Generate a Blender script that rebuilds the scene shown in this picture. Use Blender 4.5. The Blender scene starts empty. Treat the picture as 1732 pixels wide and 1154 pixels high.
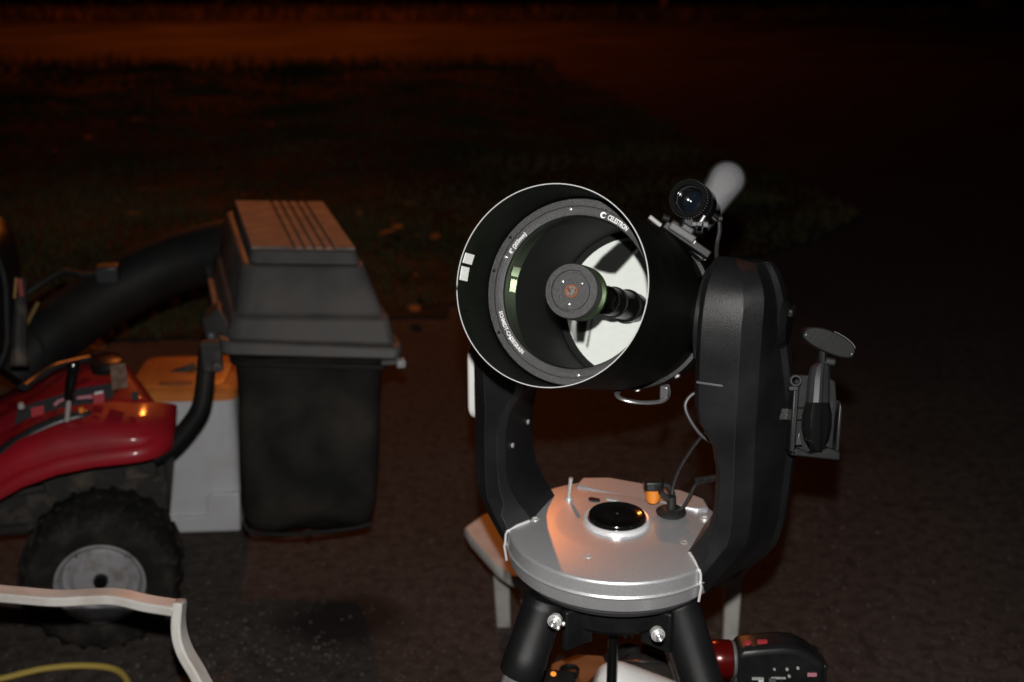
import bpy, bmesh, math, random
from mathutils import Vector, Matrix
R = math.radians
random.seed(7)
sc = bpy.context.scene

# ------------------------------------------------------------------ camera
F, HC, PT = 2000.0, 1.65, R(18.7)
CP, SP = math.cos(PT), math.sin(PT)
cam = bpy.data.objects.new('camera', bpy.data.cameras.new('camera'))
sc.collection.objects.link(cam); sc.camera = cam
cam.location = (0, 0, HC); cam.rotation_euler = (R(90) - PT, 0, 0)
cam.data.sensor_width = 36; cam.data.lens = 36 * F / 1732
cam.data.clip_start = 0.05; cam.data.clip_end = 400
cam.data.dof.use_dof = True; cam.data.dof.focus_distance = 1.5; cam.data.dof.aperture_fstop = 4.2

# ------------------------------------------------------------------ night sky
w = bpy.data.worlds.new('World'); sc.world = w; w.use_nodes = True
bg = w.node_tree.nodes['Background']
bg.inputs[0].default_value = (0.55, 0.42, 0.40, 1); bg.inputs[1].default_value = 0.0013

# ------------------------------------------------------------------ light: the camera's flash, and the sodium floodlight over the road
def spot(name, loc, aim, power, col, angle, blend, rad):
    l = bpy.data.lights.new(name, 'SPOT'); l.energy = power; l.color = col
    l.spot_size = angle; l.spot_blend = blend; l.shadow_soft_size = rad
    o = bpy.data.objects.new(name, l); sc.collection.objects.link(o); o.location = loc
    o.rotation_euler = (Vector(aim) - Vector(loc)).to_track_quat('-Z', 'Y').to_euler()
    return o
spot('camera_flash', (0.0, 0.02, HC + 0.095), (0.02, 1.6, 1.02), 150, (1.0, 0.97, 0.94), R(76), 0.7, 0.012)
spot('sodium_floodlight', (-9.2, 60, 35), (-1.75, 3.3, 0.2), 25000, (1.0, 0.25, 0.04), R(5.6), 0.55, 0.7)
spot('road_street_lamp', (-4.8, 22.5, 8), (-5.0, 22.0, 0), 1600, (1.0, 0.15, 0.010), R(152), 1.0, 0.15)

sc.view_settings.view_transform = 'Standard'; sc.view_settings.look = 'None'
sc.view_settings.exposure = 0; sc.view_settings.gamma = 1

# ------------------------------------------------------------------ helpers
def at(px, py, depth=None, Z=None):
    v = (py - 577) / F
    if Z is not None: depth = (HC - Z) / (v * CP + SP)
    return Vector(((px - 866) / F * depth, depth * (CP - v * SP), HC - depth * (v * CP + SP)))

class MB:
    def __init__(s): s.v = []; s.f = []
    def add(s, vs, fs, M=None):
        n = len(s.v)
        s.v += [(M @ Vector(v)) if M is not None else Vector(v) for v in vs]
        s.f += [tuple(i + n for i in f) for f in fs]; return s
    def box(s, c, size, M=None):
        x, y, z = [k / 2 for k in size]; c = Vector(c)
        vs = [c + Vector((a * x, b * y, d * z)) for d in (-1, 1) for b in (-1, 1) for a in (-1, 1)]
        return s.add(vs, [(0,2,3,1),(4,5,7,6),(0,1,5,4),(2,6,7,3),(0,4,6,2),(1,3,7,5)], M)
    def loft(s, rings, c0=True, c1=True, M=None, closed=True):
        n = len(rings[0]); vs = [p for r in rings for p in r]; fs = []
        for i in range(len(rings) - 1):
            for j in range(n if closed else n - 1):
                k = (j + 1) % n
                fs.append((i*n+j, i*n+k, (i+1)*n+k, (i+1)*n+j))
        if c0: fs.append(tuple(range(n - 1, -1, -1)))
        if c1: fs.append(tuple((len(rings)-1)*n + j for j in range(n)))
        return s.add(vs, fs, M)
    def lathe(s, prof, n=48, M=None, loop=False, a0=0, a1=2*math.pi):
        full = abs(a1 - a0) > 6.28; m = n if full else n + 1
        vs = []; fs = []
        for (r, z) in prof:
            for j in range(m):
                a = a0 + (a1 - a0) * j / n
                vs.append((r * math.cos(a), r * math.sin(a), z))
        P = len(prof)
        for i in range(P if loop else P - 1):
            i2 = (i + 1) % P
            for j in range(n):
                k = (j + 1) % m
                fs.append((i*m+j, i*m+k, i2*m+k, i2*m+j))
        return s.add(vs, fs, M)
    def tube(s, pts, rad, n=12, caps=True, M=None, flat=1.0):
        pts = [Vector(p) for p in pts]; rings = []
        prev = None
        for i, p in enumerate(pts):
            t = (pts[min(i+1, len(pts)-1)] - pts[max(i-1, 0)]).normalized()
            if prev is None:
                up = Vector((0, 0, 1)) if abs(t.z) < .9 else Vector((0, 1, 0))
                a = t.cross(up).normalized()
            else:
                a = (prev - t * prev.dot(t)).normalized()
            prev = a; b = t.cross(a)
            r = rad[i] if isinstance(rad, (list, tuple)) else rad
            rings.append([p + a * r * math.cos(2*math.pi*j/n) + b * r * flat * math.sin(2*math.pi*j/n) for j in range(n)])
        return s.loft(rings, caps, caps, M)
    def prism(s, poly, z0, z1, M=None):
        n = len(poly)
        return s.add([(x, y, z0) for x, y in poly] + [(x, y, z1) for x, y in poly],
                     [tuple(range(n-1, -1, -1)), tuple(range(n, 2*n))] + [(i, (i+1) % n, n+(i+1) % n, n+i) for i in range(n)], M)
    def build(s, name, mat, parent=None, smooth=35, bevel=0, seg=2, recalc=True):
        me = bpy.data.meshes.new(name); me.from_pydata([tuple(v) for v in s.v], [], s.f)
        if recalc:
            bm = bmesh.new(); bm.from_mesh(me); bmesh.ops.remove_doubles(bm, verts=bm.verts, dist=1e-6)
            bmesh.ops.recalc_face_normals(bm, faces=bm.faces); bm.to_mesh(me); bm.free()
        me.materials.append(mat)
        if smooth:
            me.polygons.foreach_set('use_smooth', [True] * len(me.polygons))
            me.set_sharp_from_angle(angle=R(smooth))
        o = bpy.data.objects.new(name, me); sc.collection.objects.link(o)
        if parent: o.parent = parent
        if bevel:
            b = o.modifiers.new('bevel', 'BEVEL'); b.width = bevel; b.segments = seg; b.limit_method = 'ANGLE'; b.angle_limit = R(30)
            b.harden_normals = False
        return o

def crv(pts, n=8):
    """Catmull-Rom through points"""
    P = [Vector(p) for p in pts]; P = [2*P[0]-P[1]] + P + [2*P[-1]-P[-2]]; out = []
    for i in range(1, len(P)-2):
        a, b, c, d = P[i-1:i+3]
        for k in range(n):
            t = k / n
            out.append(.5*((2*b)+(c-a)*t+(2*a-5*b+4*c-d)*t*t+(3*b-a-3*c+d)*t**3))
    out.append(P[-2]); return out
def lerp(tab, x):
    if x <= tab[0][0]: return tab[0][1]
    for (a, b), (c, d) in zip(tab, tab[1:]):
        if x <= c: return b + (d-b)*(x-a)/(c-a)
    return tab[-1][1]
def rrect(w, h, r, n=4):
    out = []
    for cx, cy, a0 in ((w/2-r, h/2-r, 0), (-w/2+r, h/2-r, 90), (-w/2+r, -h/2+r, 180), (w/2-r, -h/2+r, 270)):
        for k in range(n+1):
            a = R(a0 + 90*k/n); out.append((cx + r*math.cos(a), cy + r*math.sin(a)))
    return out
def frame(o, z, x=None):
    """matrix with local z along the given direction"""
    z = Vector(z).normalized(); x = Vector(x) if x is not None else (Vector((0,0,1)) if abs(z.z) < .9 else Vector((1,0,0)))
    y = z.cross(x).normalized(); x = y.cross(z)
    return Matrix(((x.x,y.x,z.x,o[0]),(x.y,y.y,z.y,o[1]),(x.z,y.z,z.z,o[2]),(0,0,0,1)))
def thing(name, label, cat, loc=(0,0,0), rz=0, group=None):
    o = bpy.data.objects.new(name, None); sc.collection.objects.link(o)
    o.location = loc; o.rotation_euler = (0, 0, rz); o.empty_display_size = .1
    return tag(o, label, cat, group)
def tag(o, label, cat, group=None, kind=None):
    o['label'] = label; o['category'] = cat
    if group: o['group'] = group
    if kind: o['kind'] = kind
    return o
def struct(o): o['kind'] = 'structure'; return o

def mat(name, col, rough=.5, metal=0, spec=.5, noise=None, bump=None, coat=0, rvar=0, emit=None):
    """noise=(scale, colour2, low, high[, detail]), bump=(scale, strength)"""
    m = bpy.data.materials.new(name); m.use_nodes = True
    nt = m.node_tree; b = nt.nodes['Principled BSDF']; N = nt.nodes.new; L = nt.links.new
    b.inputs['Base Color'].default_value = (*col, 1); b.inputs['Roughness'].default_value = rough
    b.inputs['Metallic'].default_value = metal; b.inputs['Specular IOR Level'].default_value = spec
    b.inputs['Coat Weight'].default_value = coat; b.inputs['Coat Roughness'].default_value = .12
    tc = N('ShaderNodeTexCoord')
    if noise:
        n = N('ShaderNodeTexNoise'); n.inputs['Scale'].default_value = noise[0]; n.inputs['Detail'].default_value = noise[4] if len(noise) > 4 else 6
        L(tc.outputs['Object'], n.inputs['Vector'])
        r = N('ShaderNodeMapRange'); r.inputs[1].default_value = noise[2]; r.inputs[2].default_value = noise[3]
        L(n.outputs[0], r.inputs[0])
        x = N('ShaderNodeMix'); x.data_type = 'RGBA'
        x.inputs[6].default_value = (*col, 1); x.inputs[7].default_value = (*noise[1], 1)
        L(r.outputs[0], x.inputs[0]); L(x.outputs[2], b.inputs['Base Color'])
        if rvar:
            q = N('ShaderNodeMapRange'); q.inputs[3].default_value = rough; q.inputs[4].default_value = min(1, rough + rvar)
            L(r.outputs[0], q.inputs[0]); L(q.outputs[0], b.inputs['Roughness'])
    if bump:
        n = N('ShaderNodeTexNoise'); n.inputs['Scale'].default_value = bump[0]; n.inputs['Detail'].default_value = 4
        L(tc.outputs['Object'], n.inputs['Vector'])
        u = N('ShaderNodeBump'); u.inputs['Strength'].default_value = bump[1]; u.inputs['Distance'].default_value = .002 if len(bump) < 3 else bump[2]
        L(n.outputs[0], u.inputs['Height']); L(u.outputs[0], b.inputs['Normal'])
    if emit:
        b.inputs['Emission Color'].default_value = (*emit[0], 1); b.inputs['Emission Strength'].default_value = emit[1]
    return m

M = {}
M['tube'] = mat('satin_black_paint', (.0045,.0045,.0048), .45, spec=.22, noise=(60,(.008,.008,.0084),.4,.7), bump=(420,.10))
M['arm'] = mat('textured_black_casting', (.0060,.0060,.0064), .38, spec=.42, noise=(14,(.0095,.0095,.010),.35,.7), bump=(900,.30), rvar=.12)
M['cell'] = mat('crinkle_black_paint', (.024,.024,.025), .45, noise=(500,(.060,.060,.060),.52,.72), bump=(700,.5))
M['matt'] = mat('matt_black', (.006,.006,.006), .7, spec=.25)
M['plastic'] = mat('black_plastic', (.008,.008,.0085), .38, spec=.3, noise=(30,(.013,.013,.013),.4,.7), bump=(300,.08))
M['gloss'] = mat('gloss_black', (.006,.006,.006), .12)
M['shield'] = mat('dew_shield_plastic', (.0036,.0048,.0032), .52, spec=.06, noise=(18,(.0066,.0078,.006),.4,.75), bump=(90,.08), rvar=.1)  # slight green tint stands in for light bounced off the corrector
M['rim'] = mat('painted_edge_glint', (.42,.42,.42), .4)  # flash glint along the black shield's edge, put into the colour
M['print'] = mat('white_print', (.62,.62,.62), .5)
M['bounced_light'] = mat('painted_bounced_light', (.9,.9,.9), .35)
M['silver'] = mat('silver_paint', (.60,.605,.62), .38, metal=.68, noise=(700,(.70,.705,.72),.42,.62), bump=(1200,.05), rvar=.08)
M['silver_edge'] = mat('bare_silver_edge', (.85,.85,.86), .25, metal=.35)
M['chrome'] = mat('chrome', (.75,.75,.76), .14, metal=.8)
M['steel'] = mat('zinc_steel', (.70,.70,.68), .30, metal=.55, bump=(200,.1))
M['dull'] = mat('dull_steel', (.20,.20,.20), .3, metal=.6)
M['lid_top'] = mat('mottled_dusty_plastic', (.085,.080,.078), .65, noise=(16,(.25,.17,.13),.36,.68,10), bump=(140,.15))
M['white_plastic'] = mat('white_plastic', (.74,.74,.72), .42, noise=(25,(.66,.65,.62),.45,.75))
M['grey_face'] = mat('grey_plastic', (.070,.070,.073), .55, noise=(900,(.10,.10,.104),.45,.65), bump=(900,.15))
M['orange_plastic'] = mat('orange_plastic', (.75,.24,.03), .4)
M['rubber'] = mat('black_rubber', (.012,.012,.012), .55)
M['copper_lens'] = mat('coated_lens', (.30,.16,.12), .08, metal=.7, noise=(260,(.60,.62,.60),.42,.6))
M['copper'] = mat('copper_ring', (.34,.13,.07), .35, metal=.6)
M['lens'] = mat('dark_lens', (.004,.006,.010), .03, coat=1)
M['green'] = mat('green_cast_knurl', (.022,.042,.008), .4, bump=(2500,.8))  # green cast of the coated front glass put into the colour
M['red_led'] = mat('red_anodised', (.085,.003,.003), .22, metal=.3)
M['red_mark'] = mat('red_print', (.36,.03,.04), .5)
M['pink'] = mat('pink_print', (.42,.17,.21), .5)
M['green_led'] = mat('green_led', (.3,.5,.03), .3, emit=((.55,.9,.05), .9))
M['amber_led'] = mat('amber_led', (.6,.2,.02), .3, emit=((1,.28,.04), 1.0))
M['red'] = mat('red_mower_paint', (.30,.008,.016), .45, spec=.25, noise=(9,(.21,.010,.016),.4,.75), coat=.30, rvar=.18, bump=(40,.04))
M['tyre'] = mat('dusty_tyre_rubber', (.013,.0125,.012), .8, spec=.2, noise=(22,(.042,.035,.028),.45,.75), bump=(120,.5,.004))
M['wheel_rim'] = mat('grey_wheel_rim', (.30,.30,.31), .32, noise=(26,(.13,.10,.075),.5,.74,9), rvar=.3)
M['dirty'] = mat('dirty_black_steel', (.016,.015,.014), .7, noise=(18,(.085,.062,.045),.52,.72), bump=(60,.5,.004))
M['trim'] = mat('grey_black_trim', (.020,.0205,.022), .36, noise=(30,(.03,.03,.03),.4,.7))
M['decal'] = mat('console_decal', (.05,.05,.055), .4)
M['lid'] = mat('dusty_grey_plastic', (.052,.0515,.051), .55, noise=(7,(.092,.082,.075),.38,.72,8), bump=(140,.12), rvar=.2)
M['groove'] = mat('dark_groove', (.03,.03,.03), .6)
M['bag'] = mat('black_bag_fabric', (.0095,.0095,.009), .85, spec=.12, noise=(6,(.036,.031,.026),.42,.72,10), bump=(16,.5,.01))
M['hose'] = mat('black_chute_plastic', (.009,.009,.009), .6, spec=.18, noise=(8,(.016,.015,.014),.4,.7))
M['cooler'] = mat('cooler_white', (.60,.61,.63), .45, noise=(12,(.52,.52,.53),.45,.75))
M['cooler_lid'] = mat('cooler_orange', (.64,.205,.045), .45, noise=(9,(.52,.155,.035),.4,.7))
M['cooler_dark'] = mat('cooler_lid_groove', (.20,.07,.03), .6)
M['resin'] = mat('white_resin', (.54,.525,.49), .45, noise=(22,(.42,.39,.35),.46,.74,9), bump=(200,.05))
M['rope'] = mat('yellow_cord', (.52,.38,.08), .6, bump=(400,.4))
M['bark'] = mat('weathered_wood', (.28,.19,.13), .8, noise=(12,(.16,.11,.08),.35,.7), bump=(30,.6,.02))
M['leaf'] = mat('dark_leaf', (.035,.045,.02), .7, noise=(2,(.055,.05,.022),.4,.65))
M['fallen'] = mat('dead_leaf', (.30,.15,.06), .7, noise=(3,(.16,.09,.04),.4,.6))
M['pebble'] = mat('pebble', (.115,.098,.085), .7, noise=(4,(.13,.11,.09),.4,.6))

def corrector_glass():
    m = bpy.data.materials.new('corrector_glass'); m.use_nodes = True; nt = m.node_tree; nt.nodes.clear()
    o = nt.nodes.new('ShaderNodeOutputMaterial'); x = nt.nodes.new('ShaderNodeMixShader')
    t = nt.nodes.new('ShaderNodeBsdfTransparent'); t.inputs[0].default_value = (.95,.98,.95,1)
    g = nt.nodes.new('ShaderNodeBsdfGlossy'); g.inputs[0].default_value = (.72,.95,.58,1); g.inputs['Roughness'].default_value = .015
    x.inputs[0].default_value = .14
    nt.links.new(t.outputs[0], x.inputs[1]); nt.links.new(g.outputs[0], x.inputs[2]); nt.links.new(x.outputs[0], o.inputs[0])
    return m
M['glass'] = corrector_glass()
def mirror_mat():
    m = bpy.data.materials.new('painted_reflection_mirror'); m.use_nodes = True; nt = m.node_tree; nt.nodes.clear()
    o = nt.nodes.new('ShaderNodeOutputMaterial'); x = nt.nodes.new('ShaderNodeMixShader'); at_ = nt.nodes.new('ShaderNodeAttribute'); at_.attribute_name = 'dark_refl'; nt.links.new(at_.outputs['Fac'], x.inputs[0])
    d = nt.nodes.new('ShaderNodeBsdfDiffuse'); g = nt.nodes.new('ShaderNodeBsdfGlossy'); g.inputs['Roughness'].default_value = .03  # white diffuse stands in for the mirror's bright reflections
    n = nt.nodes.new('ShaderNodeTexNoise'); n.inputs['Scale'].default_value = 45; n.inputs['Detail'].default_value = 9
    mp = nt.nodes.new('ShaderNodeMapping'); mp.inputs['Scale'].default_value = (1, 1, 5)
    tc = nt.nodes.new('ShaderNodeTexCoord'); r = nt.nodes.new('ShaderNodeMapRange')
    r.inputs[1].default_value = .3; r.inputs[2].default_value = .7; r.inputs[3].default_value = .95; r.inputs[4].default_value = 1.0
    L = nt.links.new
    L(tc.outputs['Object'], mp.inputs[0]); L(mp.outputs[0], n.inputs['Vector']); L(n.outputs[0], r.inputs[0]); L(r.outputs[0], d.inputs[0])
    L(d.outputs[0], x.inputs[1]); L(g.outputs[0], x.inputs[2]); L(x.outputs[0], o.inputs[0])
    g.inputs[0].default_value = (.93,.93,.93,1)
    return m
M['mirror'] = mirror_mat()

def asphalt_mat():
    m = bpy.data.materials.new('worn_asphalt'); m.use_nodes = True; nt = m.node_tree
    b = nt.nodes['Principled BSDF']; N = nt.nodes.new; L = nt.links.new
    tc = N('ShaderNodeTexCoord')
    def noise(s, d, lo, hi, a=0, c=1):
        n = N('ShaderNodeTexNoise'); n.inputs['Scale'].default_value = s; n.inputs['Detail'].default_value = d
        L(tc.outputs['Object'], n.inputs['Vector']); r = N('ShaderNodeMapRange')
        for i, v in enumerate((lo, hi, a, c)): r.inputs[1+i].default_value = v
        L(n.outputs[0], r.inputs[0]); return r.outputs[0]
    def mix(fac, A, B):
        x = N('ShaderNodeMix'); x.data_type = 'RGBA'
        if isinstance(fac, float): x.inputs[0].default_value = fac
        else: L(fac, x.inputs[0])
        for i, c in ((6, A), (7, B)):
            if isinstance(c, tuple): x.inputs[i].default_value = (*c, 1)
            else: L(c, x.inputs[i])
        return x.outputs[2]
    c = mix(noise(1.3, 5, .35, .68), (.052,.042,.038), (.078,.064,.057))
    c = mix(noise(28, 4, .44, .66, 0, .9), c, (.032,.025,.022))
    c = mix(noise(75, 3, .60, .74, 0, .9), c, (.16,.135,.12))
    # hairline cracks
    vo = N('ShaderNodeTexVoronoi'); vo.feature = 'DISTANCE_TO_EDGE'; vo.inputs['Scale'].default_value = 1.1
    wv = N('ShaderNodeTexNoise'); wv.inputs['Scale'].default_value = 3.0; wv.inputs['Detail'].default_value = 6; L(tc.outputs['Object'], wv.inputs['Vector'])
    va = N('ShaderNodeVectorMath'); va.operation = 'MULTIPLY_ADD'; va.inputs[1].default_value = (.5,.5,.5); L(wv.outputs['Color'], va.inputs[0]); L(tc.outputs['Object'], va.inputs[2]); L(va.outputs[0], vo.inputs['Vector'])
    cr = N('ShaderNodeMapRange'); cr.inputs[1].default_value = .003; cr.inputs[2].default_value = .012; cr.inputs[3].default_value = .35; cr.inputs[4].default_value = 0; L(vo.outputs[0], cr.inputs[0])
    c = mix(cr.outputs[0], c, (.012,.010,.009))
    # grass catcher's cast shadow painted into the asphalt, with a ragged outline
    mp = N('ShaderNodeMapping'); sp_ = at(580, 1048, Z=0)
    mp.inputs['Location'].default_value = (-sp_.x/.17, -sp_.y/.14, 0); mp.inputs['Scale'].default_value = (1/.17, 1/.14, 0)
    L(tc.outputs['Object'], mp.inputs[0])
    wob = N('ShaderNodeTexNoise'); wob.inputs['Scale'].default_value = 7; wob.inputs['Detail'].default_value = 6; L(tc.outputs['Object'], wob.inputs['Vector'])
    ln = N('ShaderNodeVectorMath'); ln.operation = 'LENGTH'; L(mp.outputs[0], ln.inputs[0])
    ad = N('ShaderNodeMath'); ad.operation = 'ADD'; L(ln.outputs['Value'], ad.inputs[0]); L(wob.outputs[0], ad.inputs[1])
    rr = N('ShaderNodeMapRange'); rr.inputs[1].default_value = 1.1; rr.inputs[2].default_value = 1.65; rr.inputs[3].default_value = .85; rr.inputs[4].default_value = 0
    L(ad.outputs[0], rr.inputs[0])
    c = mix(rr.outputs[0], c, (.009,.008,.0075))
    L(c, b.inputs['Base Color']); b.inputs['Roughness'].default_value = .85; b.inputs['Specular IOR Level'].default_value = .25
    n = N('ShaderNodeTexNoise'); n.inputs['Scale'].default_value = 90; n.inputs['Detail'].default_value = 5; L(tc.outputs['Object'], n.inputs['Vector'])
    u = N('ShaderNodeBump'); u.inputs['Strength'].default_value = .8; u.inputs['Distance'].default_value = .006
    L(n.outputs[0], u.inputs['Height']); L(u.outputs[0], b.inputs['Normal'])
    return m
M['asphalt'] = asphalt_mat()
M['road'] = mat('road_asphalt', (.034,.032,.031), .85, spec=.2, noise=(.55,(.070,.066,.062),.36,.68,9), bump=(60,.5,.006))
M['soil'] = mat('lawn_soil', (.040,.032,.020), .9, spec=.1, noise=(2.2,(.085,.066,.034),.38,.66), bump=(25,.8,.02))
M['grass'] = mat('grass_blades', (.060,.066,.026), .75, spec=.2, noise=(.9,(.15,.105,.045),.4,.62,8))

# ------------------------------------------------------------------ setting
def sheet(name, poly, z, m):
    mb = MB(); mb.add([(x, y, z) for x, y in poly], [tuple(range(len(poly)))]); return struct(mb.build(name, m, smooth=0))
struct(MB().add([(-150,-20,-.03),(150,-20,-.03),(150,200,-.03),(-150,200,-.03)], [(0,1,2,3)]).build('ground', M['soil'], smooth=0))
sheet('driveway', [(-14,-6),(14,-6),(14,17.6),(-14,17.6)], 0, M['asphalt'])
sheet('road', [(-120,17.6),(120,17.6),(120,26.6),(-120,26.2)], .006, M['road'])
LAWN = [(-30,3.9),(-6,4.3),(-3,4.72),(-1.5,4.9),(-.5,5.3),(.8,5.95),(1.7,6.6),(2.2,7.3),(2.1,8.4),(1.7,9.7),(1.25,12.5),(.9,15),(.3,16.4),(-.6,16.9),(-1.6,16.2),(-2.6,16.8),(-3.8,16.0),(-5.2,16.7),(-6.4,15.6),(-8.2,16.3),(-10,15.4),(-30,15.6)]
def inside(x, y, P=LAWN):
    c = False; n = len(P)
    for i in range(n):
        (x1, y1), (x2, y2) = P[i], P[(i+1) % n]
        if (y1 > y) != (y2 > y) and x < (x2-x1)*(y-y1)/(y2-y1)+x1: c = not c
    return c
def hump(x, y):
    d = 9
    for (a, b), (c, e) in zip(LAWN, LAWN[1:]):
        t_ = max(0, min(1, ((x-a)*(c-a)+(y-b)*(e-b))/((c-a)**2+(e-b)**2))); d = min(d, math.hypot(x-a-t_*(c-a), y-b-t_*(e-b)))
    k = max(0, min(1, (d-.25)/1.2))
    return .009 + k*(.07 + .05*math.sin(x*1.3+y*.7)*math.sin(y*1.1-.4*x))
# lawn surface as a humped grid clipped to the outline
lm = MB(); st = .3; idx = {}
def gv(i, j):
    if (i, j) not in idx:
        x, y = -12 + i*st, 4 + j*st; idx[(i, j)] = len(lm.v); lm.v.append(Vector((x, y, hump(x, y))))
    return idx[(i, j)]
for i in range(50):
    for j in range(46):
        if inside(-12+(i+.5)*st, 4+(j+.5)*st): lm.f.append((gv(i,j), gv(i+1,j), gv(i+1,j+1), gv(i,j+1)))
struct(lm.build('lawn', M['soil'], smooth=180, recalc=False))
sheet('lawn_edge', LAWN, .012, M['soil'])
gm = MB(); rnd = random.Random(3)
def blade(x, y, z, h, lean=.5, wd=.005):
    a = rnd.uniform(0, 6.283); b = rnd.uniform(0, 6.283); n = len(gm.v)
    dx, dy = math.cos(a)*wd, math.sin(a)*wd; lx, ly = math.cos(b)*h*lean, math.sin(b)*h*lean
    gm.v += [Vector((x-dx, y-dy, z)), Vector((x+dx, y+dy, z)), Vector((x+lx, y+ly, z+h))]; gm.f.append((n, n+1, n+2))
for k in range(95000):
    y = 4 + 13.4 * rnd.random()**1.6; x = rnd.uniform(-.62*y - .6, min(2.4, .5*y))
    if not inside(x, y): continue
    cl = math.sin(x*2.3+1.7*math.sin(y*1.9))*math.sin(y*2.7+1.3*math.sin(x*2.1))
    if cl < -.15 and rnd.random() < .6: continue
    blade(x, y, hump(x, y)-.005, rnd.uniform(.02, .06) * (1 + .8*max(0, cl)), rnd.uniform(.3, 1.1), .003 + .0007*y)
for k in range(2600):
    x = rnd.uniform(-11, .6); y = rnd.gauss(16.3, .55); blade(x, y, 0, rnd.uniform(.05, .22), .6, .012)
for (cx, cy, rr, hh) in ((-2.65,15.2,.55,.30),(-5.9,15.6,.5,.22),(-4.6,15.9,.45,.2),(-4.9,12.2,.6,.16),(.9,9.6,.35,.14),(-2.1,11.8,.5,.14),(-3.4,13.1,.4,.14),(1.5,7.6,.3,.1),(-.4,10.9,.35,.12)):
    for k in range(700):
        a = rnd.uniform(0, 6.283); r = rr*math.sqrt(rnd.random()); blade(cx+r*math.cos(a), cy+.5*r*math.sin(a), hump(cx, cy), hh*rnd.uniform(.4, 1.1)*(1.1-r/rr), .6, .012)
tag(gm.build('lawn_grass', M['grass'], smooth=0, recalc=False), 'dim uneven grass covering the lawn behind the mower', 'grass', kind='stuff')
gm = MB()
for k in range(9000):
    x = rnd.uniform(-13, 16); y = 26.7 + 2.6*rnd.random()
    blade(x, y, 0, rnd.uniform(.08, .32), .5, .025)
tag(gm.build('verge_grass', M['grass'], smooth=0, recalc=False), 'rough grass verge along the far side of the road', 'grass', kind='stuff')
# fallen leaves and loose grit
fm = MB()
def leaf(x, y, z, s):
    a = rnd.uniform(0, 6.283); Mx = Matrix.Translation((x, y, z)) @ Matrix.Rotation(a, 4, 'Z') @ Matrix.Rotation(rnd.uniform(-.5, .5), 4, 'X')
    fm.add([(-s,0,0),(-.3*s,.45*s,.12*s),(.5*s,.35*s,.05*s),(s,0,.1*s),(.5*s,-.35*s,.06*s),(-.3*s,-.45*s,.14*s)], [(0,1,2,3),(0,3,4,5)], Mx)
for px, py in ((458,225),(365,248),(50,145),(20,200),(235,212),(265,278),(372,283),(655,398),(697,402),(640,410),(672,388),(735,402),(700,515),(165,575),(1225,300),(90,190),(150,240),(980,275),(850,420),(1310,320)):
    p = at(px, py, Z=.08); leaf(p.x, p.y, hump(p.x, p.y)+.05, .05 + .03*rnd.random())
for k in range(70):
    y = rnd.uniform(4.9, 13); x = rnd.uniform(-.5*y, .35*y)
    if inside(x, y): leaf(x, y, hump(x, y)+.04, rnd.uniform(.02, .05))
tag(fm.build('fallen_leaves', M['fallen'], smooth=0, recalc=False), 'scattered dead leaves lying on the dark lawn', 'leaves', kind='stuff')
pm = MB()
def pebble(x, y, s, z=0):
    vs = [(rnd.uniform(.7,1.2)*s*a, rnd.uniform(.7,1.2)*s*b, z+rnd.uniform(.5,.9)*s*c) for a, b, c in ((1,0,.2),(-1,0,.2),(0,1,.2),(0,-1,.2),(0,0,1),(0,0,-.3))]
    pm.add(vs, [(0,2,4),(2,1,4),(1,3,4),(3,0,4),(2,0,5),(1,2,5),(3,1,5),(0,3,5)], Matrix.Translation((x, y, 0)))
for k in range(900):
    p = at(rnd.uniform(-60, 1790), rnd.uniform(780, 1170), Z=0); pebble(p.x, p.y, rnd.choice((.002,.003,.003,.004,.005)))
for k in range(150):
    p = at(rnd.gauss(430, 90), rnd.gauss(1100, 35), Z=0); pebble(p.x, p.y, rnd.uniform(.002, .0055))
for px, py in ((1330,900),(1425,893),(1485,902),(1410,925),(1580,985),(1290,960)):
    p = at(px, py, Z=0); pebble(p.x, p.y, .008)
tag(pm.build('loose_grit', M['pebble'], smooth=0, recalc=False), 'loose grit and small stones scattered on the asphalt', 'grit', kind='stuff')

# ------------------------------------------------------------------ far side of the road
def leafball(mb, c, rx, ry, rz, n, s, r_):
    for k in range(n):
        while True:
            q = Vector((r_.uniform(-1,1), r_.uniform(-1,1), r_.uniform(-1,1)))
            if .35 < q.length < 1: break
        p = Vector(c) + Vector((q.x*rx, q.y*ry, q.z*rz))
        A = Matrix.Rotation(r_.uniform(0,6.28),4,'Z') @ Matrix.Rotation(r_.uniform(0,3.14),4,'X')
        mb.add([(-s,0,0),(0,-.4*s,.1*s),(s,0,0),(0,.4*s,.1*s)], [(0,1,2,3)], Matrix.Translation(p) @ A)
def bush(x, y, rx, rz, label, seed):
    r_ = random.Random(seed); t = thing('bush', label, 'bush', (x, y, 0), 0, 'bushes beyond the road')
    mb = MB()
    for k in range(9): leafball(mb, (r_.uniform(-.6,.6)*rx, r_.uniform(-.5,.5)*rx*.5, rz*r_.uniform(.35,.75)), rx*.5, rx*.4, rz*.4, 260, .09, r_)
    mb.build('foliage', M['leaf'], t, smooth=0, recalc=False)
    mb = MB()
    for k in range(4): mb.tube([(0,0,0),(r_.uniform(-.3,.3)*rx, r_.uniform(-.2,.2), rz*.7)], [.04,.015], 6)
    mb.build('stem', M['bark'], t)
for i, (x, y, rx, rz, lb) in enumerate(((-12.6,29.6,1.9,1.2,'dark bush at the far left edge beyond the road'),(-9.6,30,1.5,1.0,'dark bush second from left beyond the road'),
        (-6.6,30.4,1.6,.9,'dark bush third from left beyond the road'),(-3.2,30.6,1.5,.8,'dark bush beyond the road, left of the leaning post'),(7.5,30.2,1.8,.9,'dark bush to the right of the orange-lit post'))): bush(x, y, rx, rz, lb, 40+i)
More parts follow.
